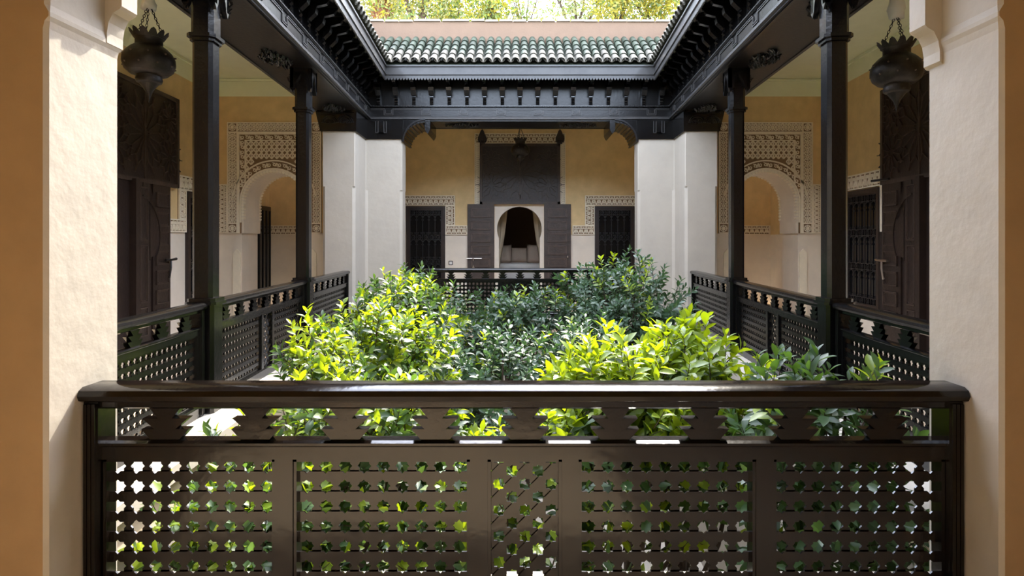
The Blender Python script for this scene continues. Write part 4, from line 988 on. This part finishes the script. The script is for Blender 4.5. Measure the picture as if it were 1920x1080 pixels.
# ------------------------------------------------------------------ garden trees behind the parapet
def garden_tree(label, x, y, lean, forks, rad, leaves, lm, seed, zs=(8.9, 12.6), spread=1.2, lsz=0.16):
    rnd = random.Random(seed); root = tag(empty('garden_tree', (x, y, GROUND)), label, 'tree', 'garden trees beyond the parapet'); o = -GROUND
    zf = 9.2 + o if forks else 12 + o
    MB().tube([(0, 0, 0), (lean * 0.3, 0, 5.0 + o), (lean * 0.8, 0, 8.0 + o), (lean, 0, zf)], [rad * 1.6, rad * 1.3, rad, rad * 0.8], 8).build('trunk', 'bark', root, True)
    ends = [Vector((lean, 0, zf))]
    for i in range(forks):
        a = rnd.uniform(-1, 1); e = Vector((lean + (i - (forks - 1) / 2) * spread * 0.7 + a * 0.2, rnd.uniform(-.5, .5), 12.2 + o))
        s0 = Vector((lean * 0.9, 0, zf - 0.2 - rnd.uniform(0, 0.3))); mid = s0.lerp(e, 0.45) + Vector((rnd.uniform(-.25, .25), 0, -0.15))
        MB().tube([s0, mid, e], [rad * 0.75, rad * 0.5, rad * 0.3], 6).build('branch', 'bark', root, True); ends.append(mid); ends.append(e)
        for k in range(2):
            s1 = mid.lerp(e, rnd.uniform(0, .4)); e2 = s1 + Vector((rnd.uniform(-.8, .8), rnd.uniform(-.4, .4), rnd.uniform(.4, 1.0)))
            MB().tube([s1, s1.lerp(e2, .5) + Vector((0, 0, .1)), e2], [rad * 0.35, rad * 0.22, rad * 0.1], 5).build('branch', 'bark', root, True); ends.append(e2)
    st = MB()
    cl = [Vector((rnd.gauss(lean, spread * 0.55), rnd.gauss(0, 0.7), rnd.uniform(*zs) + o)) for i in range(max(6, leaves // 30))]
    for i in range(leaves):
        c = rnd.choice(cl); p = c + Vector((rnd.gauss(0, .24), rnd.gauss(0, .25), rnd.gauss(0, .2)))
        d = Vector((rnd.gauss(0, 1), rnd.gauss(0, 1), rnd.gauss(0, 1))).normalized(); n_ = d.orthogonal().normalized(); n_ = Quaternion(d, rnd.uniform(0, 6)) @ n_; xv = d.cross(n_); sc = lsz * rnd.uniform(.6, 1.2)
        st.add([p + (xv * q.x + d * q.y + n_ * q.z) * sc for q in LPV], LF, rnd.randrange(len(lm)))
    me = bpy.data.meshes.new('foliage'); me.from_pydata(st.v, [], st.f)
    for k in lm: me.materials.append(M[k])
    me.polygons.foreach_set('material_index', st.m); tag(place('foliage', me, root), kind='stuff')
    return root
# palm
pr = tag(empty('palm_tree', (-5.05, 21.5, GROUND)), 'palm with rusty fibrous trunk beyond the parapet, leftmost', 'tree', 'garden trees beyond the parapet')
MB().tube([(0, 0, 0), (0, 0, 12.0), (0, 0, 13.3)], [0.24, 0.2, 0.27], 10).build('trunk', 'palmbark', pr, True)
rnd = random.Random(3); q = MB()
for i in range(150):
    a = rnd.uniform(0, 2 * pi); z = 11.8 + rnd.uniform(0, 1.7); d = Vector((cos(a), sin(a), rnd.uniform(.9, 1.6))).normalized(); p = Vector((cos(a) * .2, sin(a) * .2, z)); q.tube([p, p + d * .12, p + d * .24 + Vector((cos(a) * .05, sin(a) * .05, 0))], [.04, .03, .01], 4)
tag(q.build('leaf_bases', 'palmbark', pr), kind='stuff')
fr_ = None
for i in range(16):
    a = 2 * pi * i / 16 + rnd.uniform(-.1, .1); el = rnd.uniform(0.7, 1.35); q = MB(); P = [Vector((0, 0, 13.3))]; d = Vector((cos(a) * cos(el), sin(a) * cos(el), sin(el)))
    for j in range(8): P.append(P[-1] + d * 0.32); d = (d + Vector((0, 0, -0.10))).normalized()
    q.tube(P, [.03] + [.02] * 7 + [.006], 4)
    for j in range(2, 9):
        for sg in (-1, 1):
            dd = (P[j] - P[j - 1]).normalized(); sd_ = dd.cross(Vector((0, 0, 1))).normalized() * sg
            for h_ in (0, .5):
                b0 = P[j - 1].lerp(P[j], h_); tip = b0 + (sd_ * .8 + dd * .6 + Vector((0, 0, -.1))).normalized() * .45; q.add([b0, b0 + dd * .035, tip, b0 - Vector((0, 0, .004))], [(0, 1, 2), (0, 2, 3), (3, 2, 1), (0, 3, 1)])
    q.build('frond', 'tleafy', pr)
garden_tree('leaning grey-barked tree with two curving limbs beyond the parapet', -3.9, 21.0, 0.25, 3, 0.15, 5049, ['tleaf', 'tleafy', 'tleafp'], 31, spread=1.4)
garden_tree('pale silvery shrub tree behind the palm beyond the parapet', -5.6, 24.0, 0.0, 2, 0.08, 11934, ['tleafp', 'tleafp', 'tleafy'], 32, (8.5, 13), 0.9)
garden_tree('slender twin-stemmed green tree beyond the parapet', -2.3, 21.5, -0.1, 2, 0.055, 2295, ['tleaf', 'tleaf', 'tleafy'], 33, spread=0.7)
garden_tree('thick brown tree trunk with sparse crown, beyond parapet near the middle', -1.15, 21.0, 0.12, 3, 0.19, 2295, ['tleaf', 'tleafy'], 34, (8.9, 10.2), 0.9)
garden_tree('spray of bare thin upright stems beyond the parapet', 0.15, 21.0, 0.0, 5, 0.045, 733, ['tleafp', 'tleaf'], 35, (8.9, 9.8), 0.9)
garden_tree('spreading tree with pale leaves beyond the parapet, right of bare stems', 2.1, 21.5, -0.1, 4, 0.09, 2295, ['tleafp', 'tleafp', 'tleaf'], 36, (9.4, 12.0), 1.3)
garden_tree('brown-trunked tree with yellow foliage beyond the parapet', 3.3, 21.0, 0.15, 3, 0.13, 5967, ['tleafy', 'tleafy', 'tleaf'], 37, (8.9, 12.2), 0.9)
garden_tree('many-stemmed golden tree beyond the parapet, rightmost', 5.0, 21.5, 0.1, 5, 0.10, 8721, ['tleafy', 'tleaf', 'tleafy'], 38, (8.9, 12.6), 1.0)
garden_tree('round yellow-green bush crown low behind the slender stems', -2.9, 24.5, 0, 2, 0.06, 7803, ['tleafy', 'tleaf', 'tleaf'], 39, (8.6, 11.2), 1.3)
bpy.context.view_layer.update()
